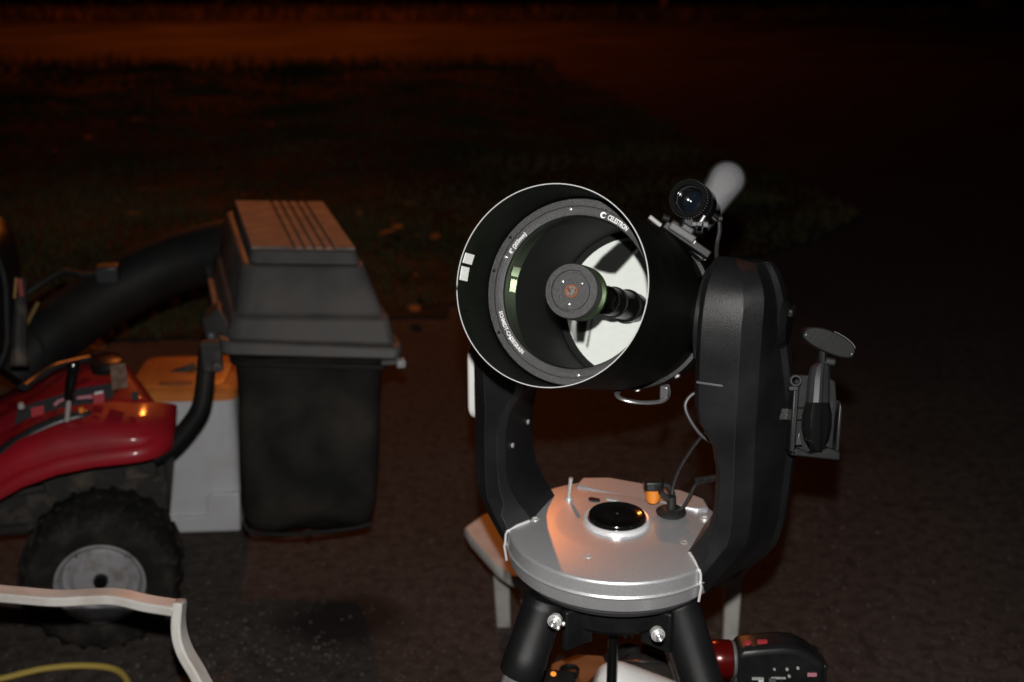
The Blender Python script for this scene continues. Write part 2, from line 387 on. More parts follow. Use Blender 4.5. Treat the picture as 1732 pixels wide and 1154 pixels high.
def tree(x, y, h, tr, cr, label, seed):
    r_ = random.Random(seed); t = thing('roadside_tree', label, 'tree', (x, y, 0), 0, 'trees beyond the road')
    mb = MB(); pts = [(r_.uniform(-.05,.05)*k, r_.uniform(-.05,.05)*k, h*k/5) for k in range(6)]
    mb.tube(pts, [tr*1.35]+[tr*(1-.13*k) for k in range(1,6)], 10)
    for k in range(6):
        a = r_.uniform(0, 6.28); z = h*r_.uniform(.5,.85); mb.tube([(0,0,z),(math.cos(a)*cr*.4, math.sin(a)*cr*.4, z+h*.12),(math.cos(a)*cr*.8, math.sin(a)*cr*.8, z+h*.3)], [tr*.4,tr*.25,tr*.1], 6)
    mb.build('trunk', M['bark'], t)
    mb = MB()
    for k in range(14):
        a = r_.uniform(0, 6.28); q = r_.random()**.5*cr*.75
        leafball(mb, (math.cos(a)*q, math.sin(a)*q, h*r_.uniform(.62,1.15)), cr*.42, cr*.42, cr*.34, 220, .16, r_)
    mb.build('crown', M['leaf'], t, smooth=0, recalc=False)
for i, a in enumerate(((8.2,31.5,7,.22,3.2,'tree trunk nearest the right of the lit post'),(11.5,29.5,8,.26,3.6,'dark tree at the far right beyond the road'),(15.5,30.5,8,.25,3.6,'outermost dark tree right of the others'))): tree(*a, 70+i)
p = at(1124, 28, depth=28.5)
t = thing('utility_pole', 'orange-lit wooden pole standing beyond the road', 'pole', (p.x, p.y, 0))
MB().tube([(0,0,-.1),(.01,0,.4),(0,.01,2),(.02,0,4.5),(.02,.01,7)], [.125,.115,.108,.1,.085], 14).build('pole', M['bark'], t)
MB().box((0,-.1,6.5), (1.6,.1,.12)).build('crossarm', M['bark'], t, bevel=.01)
for k in (-.7,0,.7): MB().lathe([(0,.0),(.04,.01),(.025,.05),(.045,.08),(.02,.13),(0,.14)], 10, Matrix.Translation((k,-.1,6.56))).build('insulator', M['gloss'], t)

# ------------------------------------------------------------------ telescope on its fork mount
TX, TY, TT, TE, ZP = .157, 1.591, R(23.3), R(20), 1.165
tel = thing('telescope', 'black fork-mounted telescope with silver drive base and white-lettered front ring', 'telescope', (TX, TY, 0), -TT)
MW = Matrix.Translation((TX, TY, 0)) @ Matrix.Rotation(-TT, 4, 'Z'); MWi = MW.inverted()
def tl(px, py, depth=None, Z=None): return MWi @ at(px, py, depth, Z)
OT = Matrix(((1,0,0,0),(0,math.sin(TE),-math.cos(TE),0),(0,math.cos(TE),math.sin(TE),ZP),(0,0,0,1)))   # z = optical axis towards the front
# drive base, cut flat where the fork arms stand
def disc_ring(r, z, xc=1, n=96):
    return [(max(-xc, min(xc, r*math.cos(2*math.pi*k/n))), r*math.sin(2*math.pi*k/n), z) for k in range(n)]
db = MB(); db.loft([disc_ring(r, z) for r, z in ((.155,.766),(.161,.770),(.1640,.790),(.1662,.7915),(.1662,.7938),(.1640,.795),(.1630,.8135),(.1608,.8165),(.154,.8182),(.125,.8222),(.096,.8255),(.088,.8262),(.05,.8265),(.012,.8265))], True, True)
dbo = db.build('drive_base', M['silver'], tel, smooth=28, bevel=.0009, seg=2)
for sx in (-1, 1):
    e = MB()
    pts = [(sx*.1235,-.0425,.8222),(sx*.1365,-.0600,.8200),(sx*.1470,-.0735,.8150),(sx*.1490,-.0745,.809),(sx*.1497,-.0750,.795),(sx*.1510,-.0755,.791),(sx*.1480,-.0740,.766)]
    e.tube(pts, .0019, 6); e.build('edge_bead', M['silver_edge'], dbo)
MB().lathe([(.118,.748),(.145,.752),(.154,.7625),(.13,.7635)], 72).build('underside_ring', M['grey_face'], tel)
MB().lathe([(.0,.824),(.050,.8262),(.0495,.832),(.047,.834),(.0445,.8335),(.044,.830),(0,.829)], 56).build('hub_ring', M['silver_edge'], tel)
MB().lathe([(.0438,.829),(.0436,.836),(.042,.8385),(.036,.839),(.034,.8375),(.02,.8392),(.002,.8398)], 56).build('hub_cap', M['gloss'], tel, smooth=50)
for px, py in ((995,942),(1156,919),(905,879),(1192,877)):
    q = tl(px, py, Z=.822)
    MB().lathe([(.0065,-.006),(.0065,.0016),(.0055,.0024),(.0035,.0024),(.003,.0005),(.0001,.0003)], 16, Matrix.Translation((q.x,q.y,.822))).build('base_screw', M['steel'], dbo)
# connection panel at the back of the base
MB().prism([(-.10,.095),(-.06,.088),(.10,.088),(.115,.10),(.10,.128),(.06,.143),(-.06,.143),(-.10,.125)], .80, .826).build('rear_panel', M['silver'], tel, bevel=.003)
for px, py, wd in ((1005,846,.018),(1036,845,.02)):
    q = tl(px, py, Z=.8265); MB().prism(rrect(wd,.010,.004), .8255, .8285, Matrix.Translation((q.x,q.y,0))).build('port', M['plastic' if px < 1020 else 'steel'], tel)
q = tl(962, 842, Z=.828)
sw = MB().tube([(q.x,q.y,.824),(q.x,q.y,.830)], .006, 12).build('power_switch', M['steel'], tel)
MB().tube([(q.x,q.y,.829),(q.x+.003,q.y,.862)], [.0022,.0034], 10).build('toggle', M['steel'], sw)
# fork arms
def arm_ring(z, xin, xout, yf, yb, sx):
    w = xout - xin; d = yb - yf; c = lerp([(.76,.012),(.80,.032),(.825,.034),(.86,.016),(.90,.012)], z) if w > .09 else .012; c = min(c, .25*d); cx = c*.7 if c < .02 else .027
    k = min(1, d/.147); kw = min(1, w/.1)
    bl = max(0, min(1, (kw-.6)/.35)); bl = bl*bl*(3-2*bl); lo = .06*max(0, .86-z)/.1
    xa = xin+.048*kw; xb = xin+.072*kw
    xa += (max(xin+.026, .1835-lo)-xa)*bl; xb += (max(xin+.05, .2075-lo)-xb)*bl
    P = [(xin, yf+c), (xin+cx, yf), (xa, yf), (xb, yf+.020*k), (xout-.008, yf+.100*k), (xout, yf+.108*k), (xout, yb-.010*k), (xout-.03*kw, yb), (xin+.012, yb), (xin, yb-.012*k)]
    return [(sx*x, y, z) for x, y in P]
ARM = [(.757,.100,.150,-.060,.060),(.766,.100,.176,-.068,.064),(.780,.106,.200,-.072,.066),(.800,.112,.219,-.073,.066),(.822,.121,.232,-.073,.065),(.838,.1305,.237,-.071,.064),(.855,.1415,.240,-.068,.063),(.875,.1510,.242,-.067,.062),
       (.90,.1565,.2435,-.067,.061),(.93,.1575,.2450,-.067,.060),(.965,.1570,.246,-.068,.060),(1.0,.1500,.246,-.069,.060),(1.022,.1370,.244,-.071,.060),(1.036,.1280,.242,-.072,.060),(1.055,.1240,.239,-.073,.060),(1.08,.123,.235,-.074,.060),(1.13,.123,.226,-.077,.059)]
for k in range(8):
    a = R(90*k/7.6); ARM.append((ZP + .082*math.sin(a), .123 + .004*math.sin(a)**4, .220 - .022*math.sin(a)**2, -.078*math.cos(a)**.7, .058*math.cos(a)**.7))
for sx in (1, -1):
    mb = MB(); mb.loft([arm_ring(*s, sx) for s in ARM])
    a_ = mb.build('fork_arm', M['arm'], tel, smooth=20, bevel=.0012, seg=2)
    def sv(s_, k): P_ = arm_ring(*s_, sx); return Vector(P_[k])
    MB().tube(crv([sv(s_, 2)+Vector((0,-.0001,0)) for s_ in ARM[6:21]], 3), .0004, 6).build('panel_seam', M['trim'], a_)
    MB().lathe([(.066,.1165),(.070,.119),(.070,.1245)], 48, Matrix.Translation((0,0,ZP)) @ Matrix.Rotation(sx*R(90),4,'Y')).build('bearing_housing', M['plastic'], tel)
    MB().tube([(sx*.112,0,ZP),(sx*.12,0,ZP)], .05, 32).build('bearing_boss', M['tube'], tel)
    for zz, yy in ((.935,-.03),(.95,.03)): MB().lathe([(.004,0),(.004,.002),(.0001,.003)], 10, Matrix.Translation((sx*.1578,yy,zz)) @ Matrix.Rotation(-sx*R(90),4,'Y')).build('arm_screw', M['steel'], a_)
MB().lathe([(.0001,.229),(.028,.229),(.033,.225),(.035,.2195)], 40, Matrix.Translation((0,.018,ZP-.004)) @ Matrix.Rotation(R(90),4,'Y')).build('altitude_knob', M['gloss'], tel)
MB().box((.2305,.018,ZP+.014), (.008,.026,.012)).build('knob_grip', M['arm'], tel, bevel=.003)
q = tl(1203, 613, depth=1.56)
MB().box((.146,-.0735,1.094), (.036,.004,.0035)).build('index_mark', M['grey_face'], tel, bevel=.001)
# white cover on the outer side of the far arm
pl = MB()
outline = rrect(.048, .130, .022, 6)
pl.loft([[(-.243, y, z) for y, z in outline], [(-.2555, y*.99, z*.98) for y, z in outline], [(-.2600, y*.8, z*.9) for y, z in outline]], True, True, Matrix.Translation((0,.050,1.0)))
pl.build('side_cover', M['white_plastic'], tel, bevel=.002)
# optical tube
MB().lathe([(.1125,-.03),(.1135,-.028),(.1135,.20),(.1115,.20),(.1115,-.03)], 96, OT, loop=True).build('tube', M['tube'], tel)
MB().lathe([(.1108,-.045),(.1108,.197)], 96, OT).build('tube_lining', M['matt'], tel)
MB().lathe([(.1115,-.028),(.1185,-.030),(.1185,-.058),(.1165,-.064),(.1165,-.092),(.112,-.104),(.075,-.116),(.045,-.118),(.045,-.130),(.0001,-.130)], 96, OT).build('rear_cell', M['arm'], tel)
for k in range(12):
    a = 2*math.pi*k/12+.2; MB().lathe([(.004,0),(.004,.003),(.0001,.004)], 8, OT @ Matrix.Rotation(a,4,'Z') @ Matrix.Translation((.1178,0,-.045)) @ Matrix.Rotation(R(90),4,'Y')).build('cell_screw', M['steel'], tel)
cell = MB().lathe([(.1130,.198),(.1165,.199),(.1165,.2135),(.1155,.2148),(.1075,.2148),(.1068,.2128),(.1060,.2128),(.1055,.2145),(.0965,.2145),(.0957,.2140)], 128, OT).build('corrector_cell', M['cell'], tel)
MB().lathe([(.0957,.2140),(.0955,.2085),(.094,.207),(.094,.198),(.1105,.19)], 128, OT).build('cell_throat', M['matt'], tel)
MB().lathe([(.0003,.2095),(.0957,.2095)], 96, OT).build('corrector_plate', M['glass'], tel)
for k in range(6):
    a = R(101+60*k); MB().lathe([(.0021,0),(.0021,.0012),(.0008,.0018),(.0001,.0018)], 10, OT @ Matrix.Translation((.1035*math.cos(a), .1035*math.sin(a), .2146))).build('ring_screw', M['chrome'], cell)
for a in (172.5, 148, 214):
    MB().lathe([(.0020,0),(.0020,.0010),(.0001,.0014)], 8, OT @ Matrix.Translation((.1115*math.cos(R(a)), .1115*math.sin(R(a)), .2148))).build('ring_screw', M['gloss'], cell)
def ring_text(name, s, r, a0, a1, h, inward, parent):
    cu = bpy.data.curves.new('t', 'FONT'); cu.body = s; cu.size = 1; cu.resolution_u = 2; cu.offset = .03
    o = bpy.data.objects.new('t', cu); sc.collection.objects.link(o)
    dg = bpy.context.evaluated_depsgraph_get(); dg.update()
    me = o.evaluated_get(dg).to_mesh()
    V = [v.co.copy() for v in me.vertices]; Fc = [tuple(p.vertices) for p in me.polygons]
    bpy.data.objects.remove(o); bpy.data.curves.remove(cu)
    x0 = min(v.x for v in V); x1 = max(v.x for v in V); hy = max(v.y for v in V)
    mb = MB(); vs = []
    for v in V:
        a = R(a0 + (a1-a0)*(v.x-x0)/(x1-x0)); rr = r + (-1 if inward else 1)*(v.y/hy-.5)*h
        vs.append((rr*math.cos(a), rr*math.sin(a), .2151))
    mb.add(vs, Fc, OT); return mb.build(name, M['print'], parent, smooth=0)
ring_text('maker_lettering', 'CELESTRON', .1010, 72.5, 55.5, .0062, False, cell)
ring_text('aperture_lettering', '8" (203mm)', .1004, 157, 138.5, .0054, False, cell)
ring_text('type_lettering', 'SCHMIDT-CASSEGRAIN', .1006, 200.5, 236, .0050, True, cell)
lg = MB(); ca = R(76.3); cx, cy = .1008*math.cos(ca), .1008*math.sin(ca)      # round swoosh emblem before the maker's name
pts = [(cx+.0040*math.cos(R(a)), cy+.0040*math.sin(R(a))) for a in range(20, 321, 15)]; inn = [(cx+.0008+.0022*math.cos(R(a)), cy-.0004+.0022*math.sin(R(a))) for a in range(320, 19, -15)]
n_ = len(pts); lg.add([(x, y, .2151) for x, y in pts+inn[::1]], [(i, i+1, 2*n_-2-i, 2*n_-1-i) for i in range(n_-1)], OT)
lg.build('emblem', M['print'], cell, smooth=0)
sec = MB().lathe([(.0335,.2095),(.0345,.2100),(.0345,.2250),(.0335,.2268),(.0262,.2268),(.0255,.2245),(.0238,.2245),(.0232,.2262),(.0085,.2262),(.0078,.2250),(.0050,.2250)], 72, OT).build('secondary_housing', M['cell'], tel)
MB().lathe([(.0335,.2090),(.0350,.2085),(.0350,.1985),(.0342,.1975),(.0342,.1955),(.0350,.1945),(.0350,.189),(.030,.186),(.0245,.184)], 72, OT).build('secondary_cell', M['green'], tel)
MB().lathe([(.0245,.185),(.0245,.150),(.023,.150),(.023,.185)], 48, OT).build('secondary_baffle', M['tube'], tel)
for a in (40, 140, 270): MB().lathe([(.0018,0),(.0018,.0014),(.0008,.002),(.0001,.002)], 10, OT @ Matrix.Translation((.0165*math.cos(R(a)), .0165*math.sin(R(a)), .2262))).build('collimation_screw', M['chrome'], sec)
MB().lathe([(.0085,.2263),(.0082,.2272),(.0066,.2272),(.0062,.2262)], 32, OT).build('centre_ring', M['copper'], sec)
MB().lathe([(.0064,.2258),(.004,.2264),(.0001,.2266)], 32, OT).build('centre_lens', M['copper_lens'], sec)
R0 = .812
NR = 52; prof = [(.018+(.1015-.018)*k/NR, -.054+(.018+(.1015-.018)*k/NR)**2/(2*R0)) for k in range(NR+1)]
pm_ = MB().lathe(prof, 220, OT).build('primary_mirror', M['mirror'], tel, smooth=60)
OTi = OT.inverted()
DARK_REFL = ([(-.070,.050),(-.058,.068),(-.035,.092),(-.002,.100),(.002,.092),(-.018,.066),(-.034,.046),(-.044,.045),(-.060,.047)],
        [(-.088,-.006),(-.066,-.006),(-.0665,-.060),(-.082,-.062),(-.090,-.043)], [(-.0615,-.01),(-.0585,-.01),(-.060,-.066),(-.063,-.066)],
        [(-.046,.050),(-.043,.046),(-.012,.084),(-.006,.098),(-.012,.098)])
ba = pm_.data.attributes.new('dark_refl', 'FLOAT', 'POINT')  # dark reflection shapes painted onto the mirror as a vertex mask
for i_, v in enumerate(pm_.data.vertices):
    q = OTi @ v.co; ba.data[i_].value = .08 + .9*sum(any(inside(q.x+.0024*math.cos(k_*2.4)*math.sqrt(k_/12), q.y+.0024*math.sin(k_*2.4)*math.sqrt(k_/12), P_) for P_ in DARK_REFL) for k_ in range(12))/12
MB().lathe([(.1115,-.045),(.1018,-.046),(.1018,-.060)], 96, OT).build('mirror_surround', M['matt'], tel)
MB().lathe([(.0215,-.056),(.0215,-.02),(.0235,-.018),(.0235,-.012),(.0205,-.010),(.0205,.045),(.0215,.047),(.0215,.052),(.0198,.053),(.0195,.085),(.0185,.085),(.018,0)], 48, OT).build('baffle_tube', M['plastic'], tel)
# handle under the rear cell
hp = []
for px, py, d in ((1128,652,1.66),(1129,668,1.65),(1118,679,1.63),(1085,681,1.62),(1055,676,1.62),(1044,668,1.63),(1048,655,1.66)): hp.append(tl(px, py, depth=d))
MB().tube(crv(hp, 5), .0042, 10, flat=.6).build('handle', M['dull'], tel)
q = tl(1124, 664, depth=1.64); MB().box(q, (.012,.008,.02)).build('handle_bracket', M['dull'], tel, bevel=.002)
# dew shield wrapped round the tube
dsh = thing('dew_shield', 'thin black plastic dew shield wrapped around the front of the telescope', 'dew shield', (TX, TY, 0), -TT)
S0, S1, RD = .304, .045, .1195
ov = lambda a: 1 + .006*math.cos(2*a)
def shell(r0, r1, s0, s1, a0, a1, n):
    mb = MB(); rings = []
    for k in range(n+1):
        a = a0 + (a1-a0)*k/n; c, s_ = math.cos(a), math.sin(a); o = -.004 if False else 0
        rings.append([(r0*c, r0*s_*1.004, s0), (r1*c, r1*s_*1.004, s0), (r1*c, r1*s_*1.004, s1), (r0*c, r0*s_*1.004, s1)])
    mb.loft(rings, True, True, OT); return mb
sh = shell(RD-.0016, RD, S1, S0-.0008, R(188), R(188+372), 120).build('shell', M['shield'], dsh)
shell(RD-.0011, RD-.0001, S0-.0008, S0+.0003, R(188), R(188+360), 120).build('rim', M['rim'], sh)  # thin strip that only carries the painted edge glint
shell(RD+.0006, RD+.0022, .05, S0-.001, R(171), R(193), 12).build('overlap_flap', M['shield'], dsh)
shell(RD-.0024, RD-.0017, .225, S0-.002, R(186), R(201), 10).build('inner_flap', M['shield'], dsh)
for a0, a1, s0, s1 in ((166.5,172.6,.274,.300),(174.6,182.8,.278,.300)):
    shell(RD-.0024, RD-.0018, s0, s1, R(a0), R(a1), 6).build('bounced_light_patch', M['bounced_light'], dsh)  # painted spots of flash light thrown back by the mirror
# finder scope
fc = MWi @ at(1164, 336, depth=1.585)
ax = OT.to_3x3() @ Vector((0,0,1)); FM = frame(fc, ax, OT.to_3x3() @ Vector((0,1,0)))
fin = thing('finder_scope', 'small black finder scope with grey paddle-shaped back above the telescope tube', 'finder scope', (TX, TY, 0), -TT)
MB().lathe([(.0150,-.036),(.0165,-.034),(.0185,-.012),(.0185,.0),(.0195,.002),(.0245,.002),(.0255,0),(.0255,-.014),(.0245,-.016),(.0245,-.03),(.027,-.032),(.027,-.055),(.0245,-.058),(.019,-.075),(.019,-.12),(.0001,-.12)], 56, FM).build('barrel', M['gloss'], fin)
MB().lathe([(.0152,-.0350),(.009,-.0335),(.0001,-.0330)], 40, FM).build('objective_lens', M['lens'], fin)
MB().lathe([(.0178,-.013),(.0186,-.0118),(.0186,-.0112),(.0178,-.0118)], 40, FM).build('retaining_ring', M['trim'], fin)
kn = MB()
for k in range(44):
    a = 2*math.pi*k/44; kn.box((.0258*math.cos(a), .0258*math.sin(a), -.007), (.0014,.0014,.010), FM)
kn.build('knurled_ring', M['trim'], fin)
# grey paddle: rounded end up and right, narrowing behind the barrel
PFz = (MWi.to_3x3() @ Vector((-.12,-.95,.22)))
pc = MWi @ at(1205, 338, depth=1.70)
PFm = frame(pc, PFz, MWi.to_3x3() @ Vector((0,0,1)))
def paddle(sc_):
    A = Vector((.029,-.019)); B = Vector((-.030,.016)); ra, rb = .0245*sc_, .017*sc_
    d = (A-B).normalized(); an = math.atan2(d.y, d.x); P = []
    for k in range(15): P.append(A + ra*Vector((math.cos(an-R(90)+R(180)*k/14), math.sin(an-R(90)+R(180)*k/14))))
    for k in range(11): P.append(B + rb*Vector((math.cos(an+R(90)+R(180)*k/10), math.sin(an+R(90)+R(180)*k/10))))
    return [(p.x, p.y) for p in P]
MB().prism(paddle(1.16), -.03, .0, PFm).build('paddle_shell', M['matt'], fin, bevel=.003)
def pring(k, h):
    C_ = Vector((-.0005,-.0015)); return [(C_.x+(x-C_.x)*k, C_.y+(y-C_.y)*k, h) for x, y in paddle(1.0)]
MB().loft([pring(1.0,.0002), pring(.985,.0015), pring(.9,.0035), pring(.72,.0055), pring(.45,.0068), pring(.15,.0074)], False, True, PFm).build('paddle_face', M['grey_face'], fin, smooth=80)
# bracket between finder and tube, laid along the tube's shoulder
def tbox(mb, px, py, d, size, ang, Mrot=None):
    q = MWi @ at(px, py, depth=d)
    fwd = MWi.to_3x3() @ Vector((0,-CP,SP)); xx = MWi.to_3x3() @ Vector((1,0,0)); up = fwd.cross(xx)
    c, s_ = math.cos(R(ang)), math.sin(R(ang)); X = xx*c - up*s_; 
    mb.box((0,0,0), size, frame(q, fwd, X)); return mb
tbox(MB(), 1152, 395, 1.60, (.040,.011,.03), 33).build('bracket_foot', M['grey_face'], fin, bevel=.0025)
tbox(MB(), 1160, 390, 1.61, (.020,.014,.026), 33).build('bracket_clamp', M['trim'], fin, bevel=.003)
tbox(MB(), 1140, 382, 1.60, (.012,.012,.02), 33).build('bracket_clamp', M['trim'], fin, bevel=.003)
tbox(MB(), 1170, 408, 1.60, (.010,.0055,.012), 33).build('bracket_bolt', M['steel'], fin, bevel=.001)
tbox(MB(), 1158, 408, 1.62, (.075,.012,.05), 35).build('dovetail_shoe', M['plastic'], fin, bevel=.002)
tbox(MB(), 1178, 430, 1.63, (.020,.007,.03), 40).build('shoe_plate', M['trim'], fin, bevel=.001)
tbox(MB(), 1191, 436, 1.62, (.007,.0055,.01), 40).build('bracket_bolt', M['steel'], fin, bevel=.001)
tbox(MB(), 1163, 378, 1.62, (.018,.032,.024), 0).build('post', M['plastic'], fin, bevel=.004)
def tscrew(px, py, d, r, L_, ang, m, par, nm):
    q = MWi @ at(px, py, depth=d); xx = MWi.to_3x3() @ Vector((math.cos(R(ang)), 0, -math.sin(R(ang))))
    return MB().lathe([(.0001,-L_/2),(r,-L_/2),(r,L_/2),(.0001,L_/2)], 14, frame(q, xx)).build(nm, m, par, bevel=.0006)
tscrew(1108, 374, 1.585, .0032, .020, 38, M['steel'], fin, 'thumb_screw')
tscrew(1126, 369, 1.60, .005, .010, 20, M['plastic'], fin, 'thumb_screw')
for px in (1174, 1183, 1193): tscrew(px, 379+(px > 1190), 1.575, .0030 + .0007*(px > 1190), .006, 5, M['chrome'], fin, 'adjusting_screw')
tscrew(1188, 371, 1.58, .002, .012, -60, M['steel'], fin, 'adjusting_screw')
tscrew(1218, 370, 1.69, .004, .006, 0, M['trim'], fin, 'side_knob')
cord = thing('hanging_cable', 'thin grey cord hanging from the finder scope behind the right fork arm', 'cable', at(1215, 440, depth=1.70))
q0 = cord.location.copy()
MB().tube([p-q0 for p in crv([at(1217,374,depth=1.70), at(1217,392,depth=1.70), at(1213,412,depth=1.70), at(1212,432,depth=1.69), at(1216,455,depth=1.68)], 5)], .0032, 8).build('strand', M['trim'], cord)

# ------------------------------------------------------------------ hand controller in its holder on the right arm
hold = MB()
hc = thing('hand_controller', 'black hand controller with lens-shaped head hanging on the right fork arm', 'hand controller', at(1385, 690, depth=1.60))
q0 = hc.location.copy()
FW = Vector((0,-CP,SP)); XX = Vector((1,0,0)); UP = Vector((0,SP,CP))
def facing(px, py, d, ang=0, tilt=0):
    q = at(px, py, depth=d) - q0; c, s_ = math.cos(R(ang)), math.sin(R(ang)); X = XX*c - UP*s_
    return frame(q, FW, X)      # local z towards the camera, x along X (ang clockwise)
hd = []
for k in range(25):
    t_ = math.pi*k/24; hd.append((.037*math.cos(t_), .0185*math.sin(t_)**.75 - .004))
for k in range(1, 24):
    t_ = math.pi*k/24; hd.append((-.037*math.cos(t_), -.0115*math.sin(t_)**.8 - .004))
HM = facing(1404, 578, 1.575, 23)
MB().prism(hd, -.03, 0, HM).build('head', M['plastic'], hc, bevel=.002)
edge = MB(); edge.tube([HM @ Vector((x, y, .0003)) for x, y in hd[3:13]], .0007, 6); edge.build('head_edge', M['grey_face'], hc)
for x in (-.033, .033): MB().lathe([(.0011,0),(.0001,.001)], 8, HM @ Matrix.Translation((x,-.004,.0002))).build('head_screw', M['steel'], hc)
MB().tube([at(1391,594,depth=1.59)-q0, at(1391,612,depth=1.59)-q0], .0055, 10).build('neck', M['plastic'], hc)
MB().box((0,0,0), (.022,.010,.02), facing(1398, 611, 1.60, 10)).build('collar', M['trim'], hc, bevel=.003)
def oval(tab, m, nm, d, dep):
    mb = MB(); rings = []
    for (py, cx, hw) in tab:
        A = facing(cx, py, d); rings.append([A @ Vector((hw*math.cos(R(a)), 0, dep*math.sin(R(a)) + (.0025 if a == 90 else 0))) for a in (0,30,55,80,90,100,125,150,180,225,270,315)])
    mb.loft(rings); return mb.build(nm, m, hc, smooth=22)
oval([(614,1388,.007),(620,1387,.0125),(640,1385,.0150),(665,1384,.0160),(680,1383,.0165)], M['trim'], 'grip', 1.59, .016)
oval([(680,1383,.0165),(700,1382,.0200),(720,1381,.0205),(740,1381,.0175),(755,1381,.0105),(762,1381,.006)], M['gloss'], 'lower_body', 1.59, .016)
hb = thing('controller_holder', 'dark plastic holder gripping the hand controller beside the right fork arm', 'holder', at(1380, 760, depth=1.62))
q0 = hb.location.copy()
pp = [(-.036,-.052),(-.030,-.058),(-.012,-.060),(.012,-.062),(.032,-.060),(.034,.010),(.030,.045),(.018,.052),(-.020,.052),(-.034,.035)]
MB().prism(pp, -.030, -.024, facing(1382, 700, 1.61, 3)).build('back_plate', M['plastic'], hb, bevel=.002)
MB().prism([(-.036,-.052),(-.028,-.057),(-.026,.036),(-.034,.042)], -.024, .004, facing(1382, 700, 1.60, 3)).build('side_wall', M['plastic'], hb, bevel=.002)
MB().prism([(.028,-.059),(.034,-.059),(.036,.008),(.031,.02)], -.024, -.004, facing(1382, 700, 1.60, 3)).build('side_wall', M['plastic'], hb, bevel=.002)
MB().prism([(-.034,-.058),(.034,-.062),(.034,-.050),(.018,-.044),(-.006,-.054),(-.026,-.046)], -.024, .002, facing(1382, 700, 1.60, 3)).build('floor_lip', M['plastic'], hb, bevel=.002)
MB().prism([(-.005,-.012),(.005,-.012),(.001,.008)], 0, .004, facing(1350, 738, 1.60, 0)).build('gusset', M['trim'], hb, bevel=.001)
MB().lathe([(.0075,0),(.0085,.002),(.0075,.004),(.0055,.004),(.005,.001)], 24, facing(1345, 644, 1.60)).build('clamp_eye', M['trim'], hb)
MB().box((0,0,0), (.012,.006,.01), facing(1341, 657, 1.60, 0)).build('clamp_block', M['trim'], hb, bevel=.001)
MB().box((0,0,0), (.05,.018,.018), facing(1335, 700, 1.63, 0)).build('clamp_bar', M['plastic'], hb, bevel=.002)

# ------------------------------------------------------------------ plugs and cables on the base
def cable(name, label, pts, r, m, cat='cable'):
    P = crv(pts, 8); o = P[0].copy(); e = thing(name, label, cat, o)
    MB().tube([p-o for p in P], r, 8).build('strand', m, e); return e
pg = at(1104, 848, depth=1.80)
t = thing('power_plug', 'black plug with bright orange band standing on the back of the silver base', 'plug', pg)
MB().lathe([(.0001,0),(.0085,0),(.0085,.003),(.0112,.004),(.0118,.020),(.0105,.021),(.0001,.021)], 24).build('orange_band', M['orange_plastic'], t)
MB().prism(rrect(.030,.024,.006), .021, .037).build('plug_head', M['plastic'], t, bevel=.003)
MB().tube([(.004,0,.03),(.022,.0,.026),(.03,0,.01)], .005, 8).build('strain_relief', M['rubber'], t)
pg2 = at(1135, 868, depth=1.79)
t = thing('socket_plug', 'squat black connector beside the orange-banded plug on the silver base', 'plug', pg2)
MB().lathe([(.0001,0),(.022,0),(.023,.003),(.018,.007),(.008,.009),(.0065,.028),(.0001,.029)], 24).build('body', M['rubber'], t)
MB().tube([(0,0,.02),(-.012,0,.03),(-.018,.0,.036)], .0045, 8).build('strain_relief', M['rubber'], t)
cable('power_cable', 'black cable looping from the telescope arm down to the base connector',
      [at(1195,728,depth=1.74), at(1172,757,depth=1.76), at(1150,792,depth=1.78), at(1138,825,depth=1.79), at(1136,856,depth=1.79)], .0028, M['rubber'])
cable('arm_cable', 'dark cable curving out beside the right fork arm below the tube',
      [at(1192,660,depth=1.72), at(1170,668,depth=1.72), at(1159,685,depth=1.72), at(1166,708,depth=1.72), at(1185,735,depth=1.72), at(1204,748,depth=1.72)], .0030, M['trim'])
cable('base_lead', 'thin black lead running across the silver base to the right arm',
      [at(1140,866,depth=1.78), at(1155,858,depth=1.77), at(1167,838,depth=1.77), at(1178,818,depth=1.77), at(1192,812,depth=1.75)], .0024, M['rubber'])
P = [at(1176 + 34*k/60 + 0*k, 814 - 5*k/60, depth=1.765) + Vector((0, .0045*math.cos(k*.9), .0045*math.sin(k*.9))) for k in range(61)]
o = P[0].copy(); t = thing('coiled_cord', 'short coil of black cord against the right fork arm above the base', 'cord', o)
MB().tube([p-o for p in P], .0014, 6).build('strand', M['rubber'], t)

